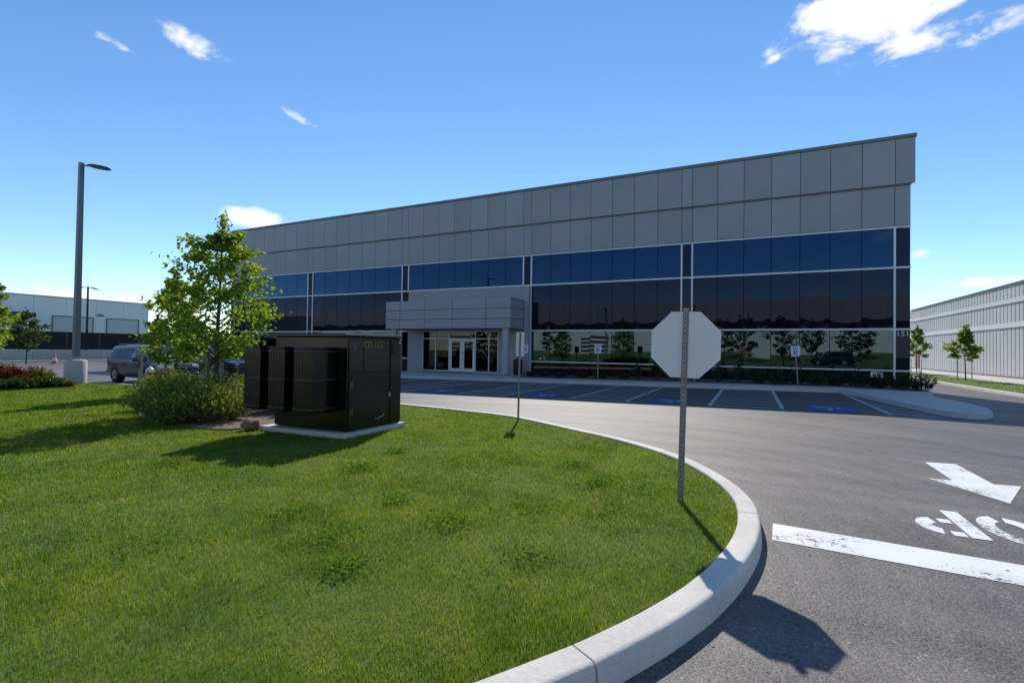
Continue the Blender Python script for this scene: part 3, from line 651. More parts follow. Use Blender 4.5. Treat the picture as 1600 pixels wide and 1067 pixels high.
def stop_sign(loc, label, zc, size, h, rotz=0., lean=(0, 0), group=None):
    t = thing('stop_sign', label, 'stop sign', loc, group, rotz); t.rotation_euler = (lean[0], lean[1], rotz)
    channel_post(t, h)
    r = size/2/math.cos(R(22.5))
    p = lpart(t, 'sign_plate', MB().prism([(a, b+zc) for a, b in octagon(r)], 1, .004, .0065), steel_back)
    lpart(p, 'sign_border', MB().prism([(a, b+zc) for a, b in octagon(r*.999)], 1, .0066, .0075), swhite)
    lpart(p, 'sign_face', MB().prism([(a, b+zc) for a, b in octagon(r*.95)], 1, .0076, .0085), red)
    tm = text_mesh('STOP', size*.36, 'sign_lettering', swhite); lpart(p, 'sign_lettering', tm, None, loc=(0, .011, zc), rot=(R(90), 0, R(180)))
    for z in (zc+size*.36, zc-size*.36): lpart(t, 'bolt', MB().lathe([(.009, -.012), (.009, .004)], 8, (0, 0, 0), 1), galv, loc=(.0, -.03, z))
    return t
stop_sign((-.652, -24.58, G(-.65)+.13), 'octagonal sign seen from its bare grey back on a perforated steel post', 1.62, .685, 2.0, 0, (0, R(1.2)))
def info_sign(loc, label, zc, w, h, top, front, rotz=0, face=None, group=None, lean=0):
    """rect sign; face points to local -y when front"""
    t = thing('parking_sign', label, 'sign', loc, group, rotz); t.rotation_euler = (0, lean, rotz)
    channel_post(t, top, .05, .025, holes=False)
    s = -.032 if front else .006
    p = lpart(t, 'sign_plate', MB().prism([(-w/2+.02, zc-h/2), (w/2-.02, zc-h/2), (w/2, zc-h/2+.02), (w/2, zc+h/2-.02), (w/2-.02, zc+h/2), (-w/2+.02, zc+h/2), (-w/2, zc+h/2-.02), (-w/2, zc-h/2+.02)], 1, s, s+.003), steel_back if not front else swhite)
    if front:
        y = s-.001
        def q(x0, x1, z0, z1, m): lpart(p, 'sign_print', MB().box(x0, x1, y-.001, y, z0, z1), m)
        lpart(p, 'sign_print', MB().prism([(a, b) for a, b in ring((0, zc+h*.27), w*.30, w*.30, w*.07, 0, 359, 24)], 1, y-.001, y), red)
        q(-w*.05, w*.05, zc+h*.16, zc+h*.38, M('print_black', (.02, .02, .02), .6))
        lpart(p, 'sign_print', MB().box(-w*.26, w*.26, y-.001, y, zc-h*.34, zc+h*.02), M('sign_blue', (.03, .12, .45), .5))
        lpart(p, 'sign_symbol', MB().prism([(a*w*.9+.0, zc-h*.16+b*h*.3) for a, b in ((-.06, .5), (.03, .5), (.03, .05), (.2, .05), (.28, -.45), (.18, -.45), (.12, -.1), (-.06, -.1))], 1, y-.003, y-.0015), swhite)
    return t
info_sign((-4.71, -19.92, G(-4.7)+.13), 'small upright sign seen from behind, on a thin post in the lawn', 1.71, .235, .55, 1.98, False, R(-14), lean=R(.7))
hs = 'accessible parking signs'
info_sign((-7.11, -5.25, G(-7.1)+.15), 'white accessible parking sign just left of the octagonal sign, before the windows', 1.69, .34, .48, 1.9, True, 0, group=hs)
info_sign((1.84, -5.25, G(1.8)+.15), 'leaning white accessible parking sign at the right windows', 1.60, .34, .46, 1.82, True, 0, group=hs, lean=R(-4))
info_sign((-11.55, -4.5, G(-11.6)+.15), 'white accessible parking sign at the pillar by the entrance', 1.70, .34, .48, 1.92, True, 0, group=hs)
info_sign((-2.42, -5.25, G(-2.4)+.15), 'accessible parking sign whose post foot shows just below the octagonal sign', 1.65, .34, .46, 1.85, True, 0, group=hs)
# waste bin
t = thing('waste_bin', 'black waste bin beside the round entrance column', 'bin', (-13.72, -.95, G(-13.7)+.15))
lpart(t, 'bin_body', MB().lathe([(.24, 0), (.28, .05), (.30, .85), (.29, .9)], 14), black_plastic, True)
lpart(t, 'bin_lid', MB().lathe([(.31, .905), (.31, .96), (.2, 1.05), (.05, 1.08)], 14), black_plastic, True)

# electrical transformer
tx0, tx1, ty0, ty1 = -8.42, -6.5, -23.33, -21.86; tz0 = G(-7.4)+.22
tf = thing('transformer', 'dark green pad transformer with three radiator banks on the lawn', 'transformer', (-7.46, -22.6, tz0))
pad = slab([(-8.6, -23.48), (-6.39, -23.48), (-6.39, -21.80), (-8.6, -21.80)], .215, .3)
po = struct('transformer_pad', pad, concrete); del po['kind']; tag(po, 'grey concrete pad under the dark transformer', 'concrete pad')
top = 1.78
wpart(tf, 'tank', MB().bevbox(tx0+.04, tx1-.0, ty0, ty1, tz0, top, .012), xf_green)
wpart(tf, 'lid', MB().bevbox(tx0-.02, tx1+.035, ty0-.10, ty1+.03, top+.002, top+.055, .012), xf_green)
fx_ = tx1
wpart(tf, 'cabinet_door', MB().bevbox(fx_+.002, fx_+.03, -23.31, -22.22, tz0+.03, 1.10, .006), xf_green)
dd = wpart(tf, 'cabinet_door', MB().bevbox(fx_+.002, fx_+.03, -22.19, -21.87, tz0+.03, 1.74, .006), xf_green)
wpart(tf, 'upper_panel', MB().bevbox(fx_+.002, fx_+.022, -22.93, -22.22, 1.125, 1.74, .006), xf_green)
wpart(tf, 'upper_panel', MB().bevbox(fx_+.002, fx_+.03, -23.31, -22.96, 1.125, 1.74, .006), xf_green)
wpart(dd, 'door_latch', MB().bevbox(fx_+.031, fx_+.05, -22.17, -22.12, 1.45, 1.68, .006), black_plastic)
h_ = wpart(tf, 'handle', MB().tube([(fx_+.03, -22.62, .24), (fx_+.08, -22.60, .25), (fx_+.08, -22.42, .29), (fx_+.03, -22.40, .30)], .014, 6), galv)
wpart(tf, 'warning_dot', MB().lathe([(.022, 0), (.022, .006)], 10, (fx_+.031, -21.93, 1.70), 0), M('dot_pale', (.6, .55, .35), .6))
tm = text_mesh('CD 113', .165, 'unit_number', M('number_yellow', (.30, .20, .05), .6, var=.3, scale=20)); place(tf, 'unit_number', tm, (fx_+.026, -22.70, 1.64), (R(90), 0, R(90)))
for hz in (.35, .85): wpart(tf, 'hinge', MB().bevbox(fx_+.031, fx_+.048, -23.30, -23.22, hz, hz+.12, .004), M('hinge_steel', (.05, .055, .05), .35))
wpart(tf, 'padlock', MB().bevbox(fx_+.031, fx_+.06, -22.27, -22.21, .62, .72, .01), galv)
wpart(tf, 'worn_label', MB().box(fx_+.0305, fx_+.032, -23.24, -23.12, 1.54, 1.68), M('label_dark', (.07, .07, .08), .6))
for bx0, bx1 in ((-8.50, -8.06), (-7.84, -7.42), (-7.19, -6.75)):
    yb0, yb1 = -23.90, -23.36; zb0, zb1 = .47, 1.53
    b = wpart(tf, 'radiator_bank', MB().bevbox(bx0, bx1, yb0-.01, yb1, zb1+.025, zb1+.06, .008), xf_green, True)
    wpart(b, 'radiator_foot', MB().bevbox(bx0, bx1, yb0-.01, yb1, zb0-.04, zb0-.01, .008), xf_green)
    for zp in (zb1+.0, zb0-.02): wpart(b, 'radiator_pipe', MB().tube([((bx0+bx1)/2, yb1+.002, zp), ((bx0+bx1)/2, ty0+.02, zp)], .05, 10), xf_green, True)
    nf = 12
    for k in range(nf):
        yy = yb0+(yb1-yb0)*(k+.5)/nf
        fm = ('fin', round(bx1-bx0, 2))
        if fm not in mesh_cache:
            w2 = (bx1-bx0)/2
            pts = []
            for i in range(13):
                u = -w2+2*w2*i/12
                pts.append((u, .004 if i % 2 else .017))
            poly = pts+[(u, -v) for u, v in pts[::-1]]
            mesh_cache[fm] = MB().prism(poly, 2, zb0-.005, zb1+.02).mesh('radiator_fin', xf_green)
        place(b, 'radiator_fin', mesh_cache[fm], ((bx0+bx1)/2, yy, 0))
    for z in (zb0+.02, (zb0+zb1)/2, zb1-.03): wpart(b, 'radiator_strap', MB().box(bx0-.004, bx1+.012, yb0-.012, yb1+.01, z, z+.025), M('strap_green', (.03, .033, .028), .4))

# lamp posts
def lamp_post(loc, label, h, pedestal=True, arms=(R(25),), m=galv, group=None, w=.11, gap=.9):
    t = thing('lamp_post', label, 'lamp post', loc, group); z0 = 0
    if pedestal:
        lpart(t, 'concrete_pedestal', MB().lathe([(.40, -.3), (.40, .98), (.37, 1.03), (.30, 1.05)], 24), concrete, True)
        lpart(t, 'base_plate', MB().bevbox(-.2, .2, -.2, .2, 1.052, 1.09, .01).box(-.14, .14, -.14, .14, 1.09, 1.2), galv); z0 = 1.09
    wt = w*.75
    p = MB(); n = len(p.v)
    p.v += [(sx_*w, sy_*w, z0) for sx_, sy_ in ((-1, -1), (1, -1), (1, 1), (-1, 1))]+[(sx_*wt, sy_*wt, h) for sx_, sy_ in ((-1, -1), (1, -1), (1, 1), (-1, 1))]
    p.f += [(0, 1, 5, 4), (1, 2, 6, 5), (2, 3, 7, 6), (3, 0, 4, 7), (4, 5, 6, 7)]
    lpart(t, 'pole', p, m)
    for a in arms:
        c, s = math.cos(a), math.sin(a)
        ar = lpart(t, 'arm', MB().tube([(c*.05, s*.05, h-.12), (c*.35, s*.35, h-.12)], .04, 8), m)
        hd = MB()
        st = [(.25, .03, .02, -.01), (.35, .12, .06, -.04), (.6, .19, .07, -.07), (.95, .19, .05, -.08), (1.2, .13, .02, -.08), (1.28, .03, -.03, -.07)]
        for (d, wd, zt, zb) in st:
            for (o_, z_) in ((-wd, (zt+zb)/2), (-wd*.7, zt), (wd*.7, zt), (wd, (zt+zb)/2), (wd*.8, zb), (-wd*.8, zb)): hd.v.append((c*d-s*o_, s*d+c*o_, h-.12+z_-.10*(d-.3)))
        for i in range(len(st)-1):
            for j in range(6): q, r_ = i*6+j, i*6+(j+1) % 6; hd.f.append((q, r_, r_+6, q+6))
        hd.f += [tuple(range(6))[::-1], tuple(30+j for j in range(6))]
        l = lpart(t, 'lamp_head', hd, M('lamp_dark', (.045, .04, .035), .4), True)
    return t
galv_pole = M('pole_grey_green', (.16, .185, .185), .5, metal=.2, var=.08, scale=1)
lamp_post((-26.86, -18.9, G(-26)+.12), 'tall grey lamp post on a round concrete pedestal at the lawn edge', 9.8, True, (R(28),), galv_pole)
lamp_post((-75, 1.9, -.3), 'slim black two-headed lamp post beyond the dark fence', 9.0, False, (R(90), R(-90)), black_plastic, w=.1)
for i, x in enumerate((-38, -8, -22)):
    lamp_post((x, -47-i*1.5, -.2), ('grey lamp post across the street, mirrored farthest left', 'grey lamp post across the street, mirrored near the entrance', 'grey lamp post across the street, mirrored left of the entrance')[i], 9.0, False, (R(90),), galv_pole, 'street lamps')

# traffic cone
t = thing('traffic_cone', 'orange and white traffic cone on the far drive', 'cone', (-56.2, -8.4, -.3)); t.scale = (1.15, 1.15, 1.15)
org = M('cone_orange', (.6, .14, .04), .6)
lpart(t, 'cone_base', MB().bevbox(-.25, .25, -.25, .25, 0, .05, .02), org)
lpart(t, 'cone_body', MB().lathe([(.19, .05), (.15, .25)], 14), org, True)
lpart(t, 'cone_tip', MB().lathe([(.10, .50), (.045, .80), (.03, .82)], 14), org, True)
lpart(t, 'cone_sleeve', MB().lathe([(.151, .251), (.101, .499)], 14), swhite, True)
# hydrant, marker posts, board in the shrub bed
t = thing('marker_post', 'grey marker post with dark reflector standing behind the shrubs', 'post', (-22.7, -18.45, -.17))
lpart(t, 'post', MB().bevbox(-.06, .06, -.06, .06, 0, 1.25, .01), M('weathered_wood', (.26, .25, .22), .85, var=.2, scale=8)); lpart(t, 'cap', MB().bevbox(-.14, .14, -.14, .14, 1.252, 1.55, .03), galv)
lpart(t, 'reflector', MB().bevbox(-.09, .09, -.085, -.062, .75, 1.15, .01), M('reflector', (.12, .02, .02), .4))
t = thing('fire_hydrant', 'red fire hydrant with white caps among the shrubs', 'hydrant', (-20.75, -19.1, -.17))
lpart(t, 'barrel', MB().lathe([(.16, 0), (.16, .06), (.11, .08), (.11, .62), (.15, .64), (.15, .70)], 14), red, True)
lpart(t, 'bonnet', MB().lathe([(.15, .702), (.13, .80), (.07, .87), (.03, .88), (.03, .93)], 14), swhite, True)
for a in (-1, 1): lpart(t, 'outlet_cap', MB().lathe([(.07, a*.10), (.07, a*.2)], 10, (0, 0, .5), 0), swhite)
lpart(t, 'outlet_cap', MB().lathe([(.09, -.2), (.09, -.10)], 10, (0, 0, .42), 1), swhite)
t = thing('notice_board', 'small red and white notice board behind the shrubs', 'sign', (-20.3, -18.75, -.17), rotz=R(50))
lpart(t, 'post', MB().box(-.03, .03, 0, .04, 0, 1.15), galv)
b = lpart(t, 'board', MB().bevbox(-.22, .22, -.03, -.005, .72, 1.08, .006), swhite); lpart(b, 'board_stripe', MB().box(-.21, .21, -.033, -.0305, .73, .83), red)

# ------------------------------------------------------------------ vehicles
def loft(st, sec):
    mb = MB(); k = None
    for s in st:
        pts = sec(s); pts = pts+[(-a, b) for a, b in pts[::-1] if abs(a) > 1e-6]; k = len(pts)
        mb.v += [(s[0], a, b) for a, b in pts]
    for i in range(len(st)-1):
        for j in range(k): a, b = i*k+j, i*k+(j+1) % k; mb.f.append((a, b, b+k, a+k))
    mb.f += [tuple(range(k))[::-1], tuple((len(st)-1)*k+j for j in range(k))]
    return mb
def make_car(name, label, loc, rotz, paint, pickup=False, group=None, cat='car'):
    """front towards local +x, ground at z=0"""
    t = thing(name, label, cat, loc, group, rotz)
    W = .97; B = 1.08
    #      x, halfwidth, bottom, belt, top, top halfwidth
    if not pickup:
        st = [(-2.58, .86, .50, 1.02, 1.04, .80), (-2.52, .93, .38, B, 1.30, .80), (-2.38, W, .34, B, 1.70, .74), (-2.15, W, .32, B, 1.80, .74), (-.8, W, .30, B, 1.84, .75), (.55, W, .30, B, 1.82, .74), (.85, W, .30, B, 1.74, .73), (1.42, W, .30, B-.01, 1.14, .80), (1.6, W, .32, 1.03, 1.09, .80), (2.3, .95, .34, .98, 1.04, .78), (2.52, .90, .36, .90, .96, .76), (2.62, .80, .42, .76, .80, .70)]
    else:
        st = [(-2.80, .90, .50, 1.05, 1.07, .88), (-2.72, W, .42, B, 1.10, .92), (-.9, W, .40, B, 1.10, .92), (-.85, W, .38, B, 1.12, .90), (-.75, W, .36, B, 1.75, .74), (-.5, W, .36, B, 1.82, .74), (.45, W, .36, B, 1.80, .73), (.75, W, .36, B, 1.70, .72), (1.25, W, .36, B, 1.16, .80), (1.45, W, .36, 1.06, 1.12, .80), (2.35, .95, .38, 1.0, 1.07, .78), (2.55, .90, .40, .92, 1.0, .76), (2.64, .82, .45, .78, .84, .70)]
    sec = lambda s: [(s[1]*.90, s[2]), (s[1], s[2]+.18), (s[1]*1.005, (s[2]+s[3])/2+.1), (s[1]*.985, s[3]), (s[5], s[4]-.03), (s[5]*.86, s[4]), (0, s[4]+.015)]
    body = loft(st, sec)
    b = lpart(t, 'body', body, paint, True)
    gm = M_glass('car_glass', .035, (.008, .01, .012), (.35, .42, .52), opaque=True)
    tr = M('car_trim', (.02, .02, .02), .5)
    xs0 = (-2.28, .62) if not pickup else (-.68, .52)
    def side(x, f):  # point on the flank between belt and roof
        s0 = [np.interp(x, [q[0] for q in st], [q[i] for q in st]) for i in range(6)]
        return np.array([s0[1]*.985*(1-f)+s0[5]*f, s0[3]*(1-f)+(s0[4]-.03)*f])
    spl = [(-2.25, -1.32), (-1.24, -.28), (-.20, .62)] if not pickup else [(-.66, -.08), (0., .60)]
    for sg in (-1, 1):
        for i, (xa, xb) in enumerate(spl):
            last = i == len(spl)-1
            pts = [(xa, .08), (xb+(.62 if last else 0), .08), (xb+(.12 if last else 0), .86), (xa, .86)]
            q = []
            for x, f in pts:
                yz = side(x, f) if not (last and x > xb+.2) else side(xb+.3, .08)
                q.append((x, sg*(yz[0]+.008), yz[1]))
            q2 = [(a, c-sg*.01, d) for a, c, d in q]
            m = MB(); m.quad(*q); lpart(t, 'side_window', m, gm)
    x1, x2 = ((.93, 1.38) if not pickup else (.80, 1.21))
    def topz(x): return np.interp(x, [q[0] for q in st], [q[4] for q in st])
    lpart(t, 'windscreen', MB().quad((x1, -.62, topz(x1)+.012), (x2, -.70, topz(x2)+.015), (x2, .70, topz(x2)+.015), (x1, .62, topz(x1)+.012)), gm)
    if not pickup: lpart(t, 'rear_window', MB().quad((-2.528, -.66, 1.28), (-2.528, .66, 1.28), (-2.40, .60, 1.66), (-2.40, -.60, 1.66)), gm)
    wx = (-1.55, 1.72) if not pickup else (-1.75, 1.75)
    for x in wx:
        for sg in (-1, 1):
            lpart(t, 'wheel_arch', MB().lathe([(.46, sg*(W-.3)), (.46, sg*(W+.006))], 20, (x, 0, .46), 1), black_plastic)
            w = lpart(t, 'wheel', MB().lathe([(.24, sg*(W-.24)), (.36, sg*(W-.24)), (.385, sg*(W-.2)), (.385, sg*(W-.02)), (.36, sg*(W+.02)), (.24, sg*(W+.015))], 22, (x, 0, .385), 1), rubber, True)
            lpart(w, 'rim', MB().lathe([(.24, sg*(W+.012)), (.2, sg*(W+.022)), (.06, sg*(W+.012)), (.03, sg*(W+.03))], 12, (x, 0, .385), 1), galv, True)
    xf = 2.55
    for sg in (-1, 1):
        lpart(t, 'headlight', MB().bevbox(xf-.1, xf+.03, sg*.72-.15, sg*.72+.15, .78, .95, .02), M('lamp_glass', (.6, .6, .6), .15))
        lpart(t, 'tail_light', MB().bevbox(-2.62, -2.45, sg*.86-.05, sg*.86+.05, .85, 1.2, .02), red)
        lpart(t, 'wing_mirror', MB().bevbox(.95, 1.12, sg*1.12-.12, sg*1.12+.1, 1.08, 1.28, .03), paint)
        for x in ((-.3, .75) if not pickup else (.2,)): lpart(t, 'door_handle', MB().box(x-.3, x-.12, sg*(W+.006)-.01, sg*(W+.006)+.01, .97, 1.0), tr)
    lpart(t, 'grille', MB().bevbox(xf+.02, xf+.08, -.5, .5, .66, .88, .02), tr)
    lpart(t, 'front_bumper', MB().bevbox(2.35, 2.72, -.88, .88, .42, .62, .06), paint)
    lpart(t, 'rear_bumper', MB().bevbox(-2.74, -2.5, -.9, .9, .45, .65, .05), tr)
    lpart(t, 'number_plate', MB().box(2.721, 2.73, -.15, .15, .48, .60), swhite)
    if not pickup:
        for sg in (-1, 1): lpart(t, 'roof_rail', MB().tube([(-2.0, sg*.64, 1.82), (-1.9, sg*.64, 1.89), (.2, sg*.64, 1.90), (.35, sg*.64, 1.84)], .02, 6), galv)
    return t
grey_paint = M('car_paint_grey', (.022, .026, .034), .35, metal=.3, var=.04, coat=.6)
black_paint = M('car_paint_black', (.014, .014, .017), .3, metal=.2, var=.04, coat=.7)
make_car('parked_car', 'dark grey estate car with roof rails behind the shrubs', (-26.5, -16.0, -.304), R(-5), grey_paint, group='parked vehicles')
make_car('pickup_truck', 'black pickup truck half hidden behind the grey estate car', (-26.0, -12.7, -.304), R(-3), black_paint, True, group='parked vehicles', cat='truck')
make_car('parked_car', 'dark car across the street, mirrored in the right window', (9.5, -46.2, -.17), R(180), black_paint, group='parked vehicles')

# ------------------------------------------------------------------ vegetation
lin_leaf = M_leaf('linden_leaf', (.09, .185, .02), (.30, .40, .055), .6, .02)
yng_leaf = M_leaf('young_leaf', (.10, .18, .03), (.26, .31, .06), .5, .03)
fence_leaf = M_leaf('fence_leaf', (.04, .08, .02), (.10, .14, .04), .4, .02)
dark_leaf = M_leaf('dark_leaf', (.02, .045, .015), (.05, .085, .025), .3)
spirea = M_leaf('spirea_leaf', (.075, .13, .022), (.28, .33, .08), .45, .01)
pale_blade = M_leaf('pale_blade', (.10, .17, .06), (.22, .27, .12), .4)
low_green = M_leaf('low_green', (.025, .075, .02), (.06, .13, .03), .35)
red_leaf = M_leaf('red_leaf', (.10, .014, .016), (.22, .03, .025), .35)
gold_leaf = M_leaf('gold_leaf', (.14, .12, .02), (.24, .17, .03), .4)
yew = M_leaf('yew_leaf', (.012, .03, .012), (.035, .06, .02), .25)

def make_tree(label, loc, h, prof, nbr, nleaf, lsize, lmat, seed, clear=.25, group=None, name='young_tree', trunk_r=.06, lean=(0, 0), droop=.5):
    """prof: list of (relative height, crown radius)"""
    rng = np.random.default_rng(seed)
    t = thing(name, label, 'tree', loc, group)
    tr = MB(); n = 9
    ax = []
    for i in range(n):
        f = i/(n-1); ax.append(np.array([lean[0]*f+.05*h*.12*math.sin(f*5+seed), lean[1]*f+.05*h*.12*math.cos(f*4+seed*2), f*h*.97]))
    tr.tube([(0, 0, -.15)]+[tuple(p) for p in ax], [trunk_r*1.25]+[trunk_r*(1-.88*(i/(n-1))) for i in range(n)], 8)
    axp = np.array(ax); zz = axp[:, 2]
    pr_h = [p[0]*h for p in prof]; pr_r = [p[1] for p in prof]
    LP, LA = [], []
    def limb(p0, p1, r0, r1, sag):
        m = (p0+p1)/2; m = m+np.array([0, 0, sag]); tr.tube([tuple(p0), tuple(m), tuple(p1)], [r0, (r0+r1)/2, r1], 5, False); return [p0, m, p1]
    per = max(1, nleaf//(nbr*5))
    for b in range(nbr):
        f = clear+(1-clear)*((b+rng.uniform(0, .9))/nbr)*.97
        z0 = f*h*.93; az = b*2.399963+rng.uniform(-.4, .4)
        base = np.array([np.interp(z0, zz, axp[:, 0]), np.interp(z0, zz, axp[:, 1]), z0])
        up = rng.uniform(.25, .7)*(1.15-.4*f); zt = min(z0+h*.18, h)
        rad = np.interp(z0, pr_h, pr_r)*rng.uniform(.62, 1.12)
        tip = base+np.array([math.cos(az)*rad, math.sin(az)*rad, rad*up])
        r0 = max(.006, trunk_r*.42*(1-f*.75))
        pts = limb(base, tip, r0, .004, rad*.10)
        twigs = [(pts, 1.0)]
        for s in range(4):
            u = rng.uniform(.25, .9); q = base*(1-u)+tip*u+np.array([0, 0, rad*.10*(1-abs(2*u-1))])
            a2 = az+rng.choice((-1, 1))*rng.uniform(.5, 1.2); l2 = rad*rng.uniform(.3, .6)*(1.15-u*.5)
            e2 = q+np.array([math.cos(a2)*l2, math.sin(a2)*l2, l2*rng.uniform(-.1, .5)]); twigs.append((limb(q, e2, r0*.5, .003, .02), .8))
        for pts, k in twigs:
            m = int(per*k*(rng.uniform(.6, 1.4)))
            u = rng.uniform(.22, 1.0, m)**.8; P = pts[0]*(1-u)[:, None]+pts[2]*u[:, None]+rng.normal(size=(m, 3))*np.array([.10, .10, .085])*max(.5, rad)
            d = pts[2]-pts[0]; d = d/max(np.linalg.norm(d), 1e-6)
            A = rng.normal(size=(m, 3))*.55+d*.55+np.array([0, 0, -droop]); LP.append(P); LA.append(A)
    # leader tuft
    m = max(6, nleaf//40); u = rng.uniform(.86, 1.02, m); LP.append(np.stack([np.interp(u*h, zz, axp[:, 0]), np.interp(u*h, zz, axp[:, 1]), u*h], 1)+rng.normal(size=(m, 3))*.07*h/6); LA.append(rng.normal(size=(m, 3))+np.array([0, 0, .1]))
    lpart(t, 'trunk', tr, bark, True)
    V, F = leaf_arrays(np.concatenate(LP), np.concatenate(LA), lsize, rng, .72)
    lpart(t, 'crown', arr_mesh('crown', V, F, lmat), None)
    return t
def make_shrub(label, loc, r, h, nst, lps, lsize, lmat, seed, name='shrub', group=None, spread=1., ratio=.5, bare=.25):
    rng = np.random.default_rng(seed); t = thing(name, label, 'shrub', loc, group)
    st = MB(); LP, LA = [], []
    for i in range(nst):
        az = rng.uniform(0, 2*math.pi); q = math.sqrt(rng.uniform(0, 1)); ln = rng.uniform(.8, 1.15)
        tip = np.array([math.cos(az)*r*q*1.0*ln, math.sin(az)*r*q*ln, h*ln*math.sqrt(max(.06, 1-(q*.93)**2))])
        b = np.array([math.cos(az)*r*q*.35, math.sin(az)*r*q*.35, -.03])
        mid = (b+tip)/2+np.array([0, 0, h*.08])
        st.tube([tuple(b), tuple(mid), tuple(tip)], [.008, .006, .002], 3, False)
        u = rng.uniform(bare, 1.0, lps); w = u[:, None]
        P = b*(1-w)**2+2*mid*w*(1-w)+tip*w**2+rng.normal(size=(lps, 3))*.025*max(1, r)
        d = (tip-b)/np.linalg.norm(tip-b); A = rng.normal(size=(lps, 3))*.7+d*.6; LP.append(P); LA.append(A)
    lpart(t, 'stems', st, bark)
    V, F = leaf_arrays(np.concatenate(LP), np.concatenate(LA), lsize, rng, ratio)
    lpart(t, 'foliage', arr_mesh('foliage', V, F, lmat), None)
    return t
def stakes(pts, label0):
    for i, (x, y, h, nm) in enumerate(pts):
        t = thing('tree_stake', nm, 'stake', (x, y, G(x)+.12), 'tree stakes')
        lpart(t, 'stake', MB().bevbox(-(.035 if h > 1.4 else .02), .035 if h > 1.4 else .02, -.035, .035, -.1, h, .008), M('stake_wood', (.24, .23, .19), .85, var=.25, scale=9)); lpart(t, 'tie', MB().box(-.038, .038, -.038, .038, h*.86, h*.88), black_plastic)
# the two lindens by the transformer
make_tree('tallest young linden tree behind the transformer, between two stakes', (-12.35, -21.9, G(-12.3)+.1), 4.95, [(0, .25), (.2, 1.05), (.36, 1.5), (.52, 1.4), (.7, 1.0), (.86, .55), (1, .1)], 46, 8200, .115, lin_leaf, 4, .24, trunk_r=.075, name='linden_tree', group='young lindens')
make_tree('smaller linden tree left of the tallest one, above the parked car', (-18.25, -19.6, G(-18.2)+.1), 4.35, [(0, .25), (.2, .8), (.38, 1.05), (.6, .9), (.8, .5), (1, .1)], 34, 5200, .13, lin_leaf, 9, .22, trunk_r=.055, name='linden_tree', group='young lindens')
stakes([(-12.62, -22.0, 1.52, 'weathered wooden stake left of the tallest linden'), (-12.12, -21.95, 1.48, 'weathered wooden stake right of the tallest linden'), (-18.2, -19.95, 1.6, 'weathered wooden stake beside the smaller linden')], '')
make_tree('green tree cut off by the left edge of the view', (-27.35, -21.75, -.15), 4.7, [(0, .4), (.3, .9), (.5, 1.05), (.75, .7), (1, .2)], 24, 3000, .15, lin_leaf, 15, .3, trunk_r=.06, name='linden_tree', group='young lindens')
# trees of the right-hand verge
for (x, y, h, sd_, nm) in ((12.31, 11.0, 3.5, 21, 'right one of two small trees on the verge by the grey warehouse'), (12.86, 23.5, 4.1, 22, 'small verge tree beside the corner of the office building')):
    make_tree(nm, (x, y, G(x)+.12), h, [(0, .25), (.3, .8), (.5, .85), (.7, .5), (1, .08)], 20, 1900, .19, yng_leaf, sd_, .36, 'verge trees', trunk_r=.04)
    sn = 'right-hand verge tree by the grey warehouse' if x < 12.5 else 'verge tree at the office corner'
    stakes([(x-.45, y-.2, 1.3, 'thin stake left of the '+sn), (x+.35, y+.1, 1.3, 'thin stake right of the '+sn)], '')
# far left trees
for i, (x, y, h, nm) in enumerate(((-58, -9.7, 4.6, 'sparse tree before the black fence, left of the lamp post'), (-60, 2.0, 5.0, 'tree before the black fence, just left of the smaller linden'), (-60, 4.6, 4.4, 'low tree before the black fence behind the smaller linden'))):
    make_tree(nm, (x, y, -.2), h, [(0, .3), (.3, 1.2), (.55, 1.3), (.8, .8), (1, .2)], 20, 2600, .22, fence_leaf, 31+i, .22, 'trees along the fence', trunk_r=.06)
# trees across the street, seen in the panes
for i, (x, h, nm) in enumerate(((-3.5, 6.5, 'bushy tree mirrored right of the entrance'), (-9, 5, 'slim tree mirrored beside the entrance'), (3.8, 7, 'tree mirrored in the windows right of the octagonal sign'), (7.5, 6.2, 'tree mirrored in the last window bay'), (-1, 7, 'tree mirrored behind the octagonal sign'), (-34, 6, 'tree mirrored in the left bay'), (-46, 5, 'small tree mirrored at the far left'), (13, 6, 'tree mirrored at the right corner'))):
    make_tree(nm, (x, -50.-(i % 3)*2, .1), h, [(0, .5), (.2, 1.6), (.5, 1.9), (.8, 1.1), (1, .2)], 22, 2600, .28, dark_leaf, 51+i, .15, 'trees across the street', trunk_r=.08, name='street_tree')
# shrub bed
bed = [(-9.1, -23.75), (-9.8, -23.9), (-11.2, -23.75), (-12.6, -23.5), (-14.2, -22.75), (-16.8, -20.9), (-20.8, -19.1), (-22.6, -18.1), (-17, -18.2), (-12, -18.8), (-9.2, -20.4), (-8.9, -22)]
struct('mulch_bed', slab([tuple(p) for p in smooth_path(bed+[bed[0]], .5)[:-1]], .15, .04), soil)
sp = [(-10.9, -23.75, .55, .6, 'low spirea clump at the very front edge of the mulch bed'), (-12.35, -23.1, .9, .92, 'broad spirea shrub at the left front of the mulch bed'), (-11.5, -23.35, .95, .92, 'spirea shrub at the middle front of the mulch bed'), (-10.45, -23.1, .8, .82, 'spirea shrub beside the transformer radiators'),
      (-13.9, -22.1, .85, .9, 'spirea shrub at the left end of the bed'), (-13.1, -21.9, 1.0, .98, 'spirea shrub before the tallest linden stakes'), (-11.7, -22.0, .9, .9, 'spirea shrub behind the front row, near the trunk'), (-16.2, -20.9, .8, .85, 'spirea shrub near the parked car'), (-18.4, -19.9, .8, .82, 'spirea shrub farthest left below the smaller linden')]
for i, (x, y, r, h, nm) in enumerate(sp): make_shrub(nm, (x, y, G(x)+.15), r, h, 170, 34, .062, spirea, 70+i, 'spirea_shrub', 'spirea shrubs')
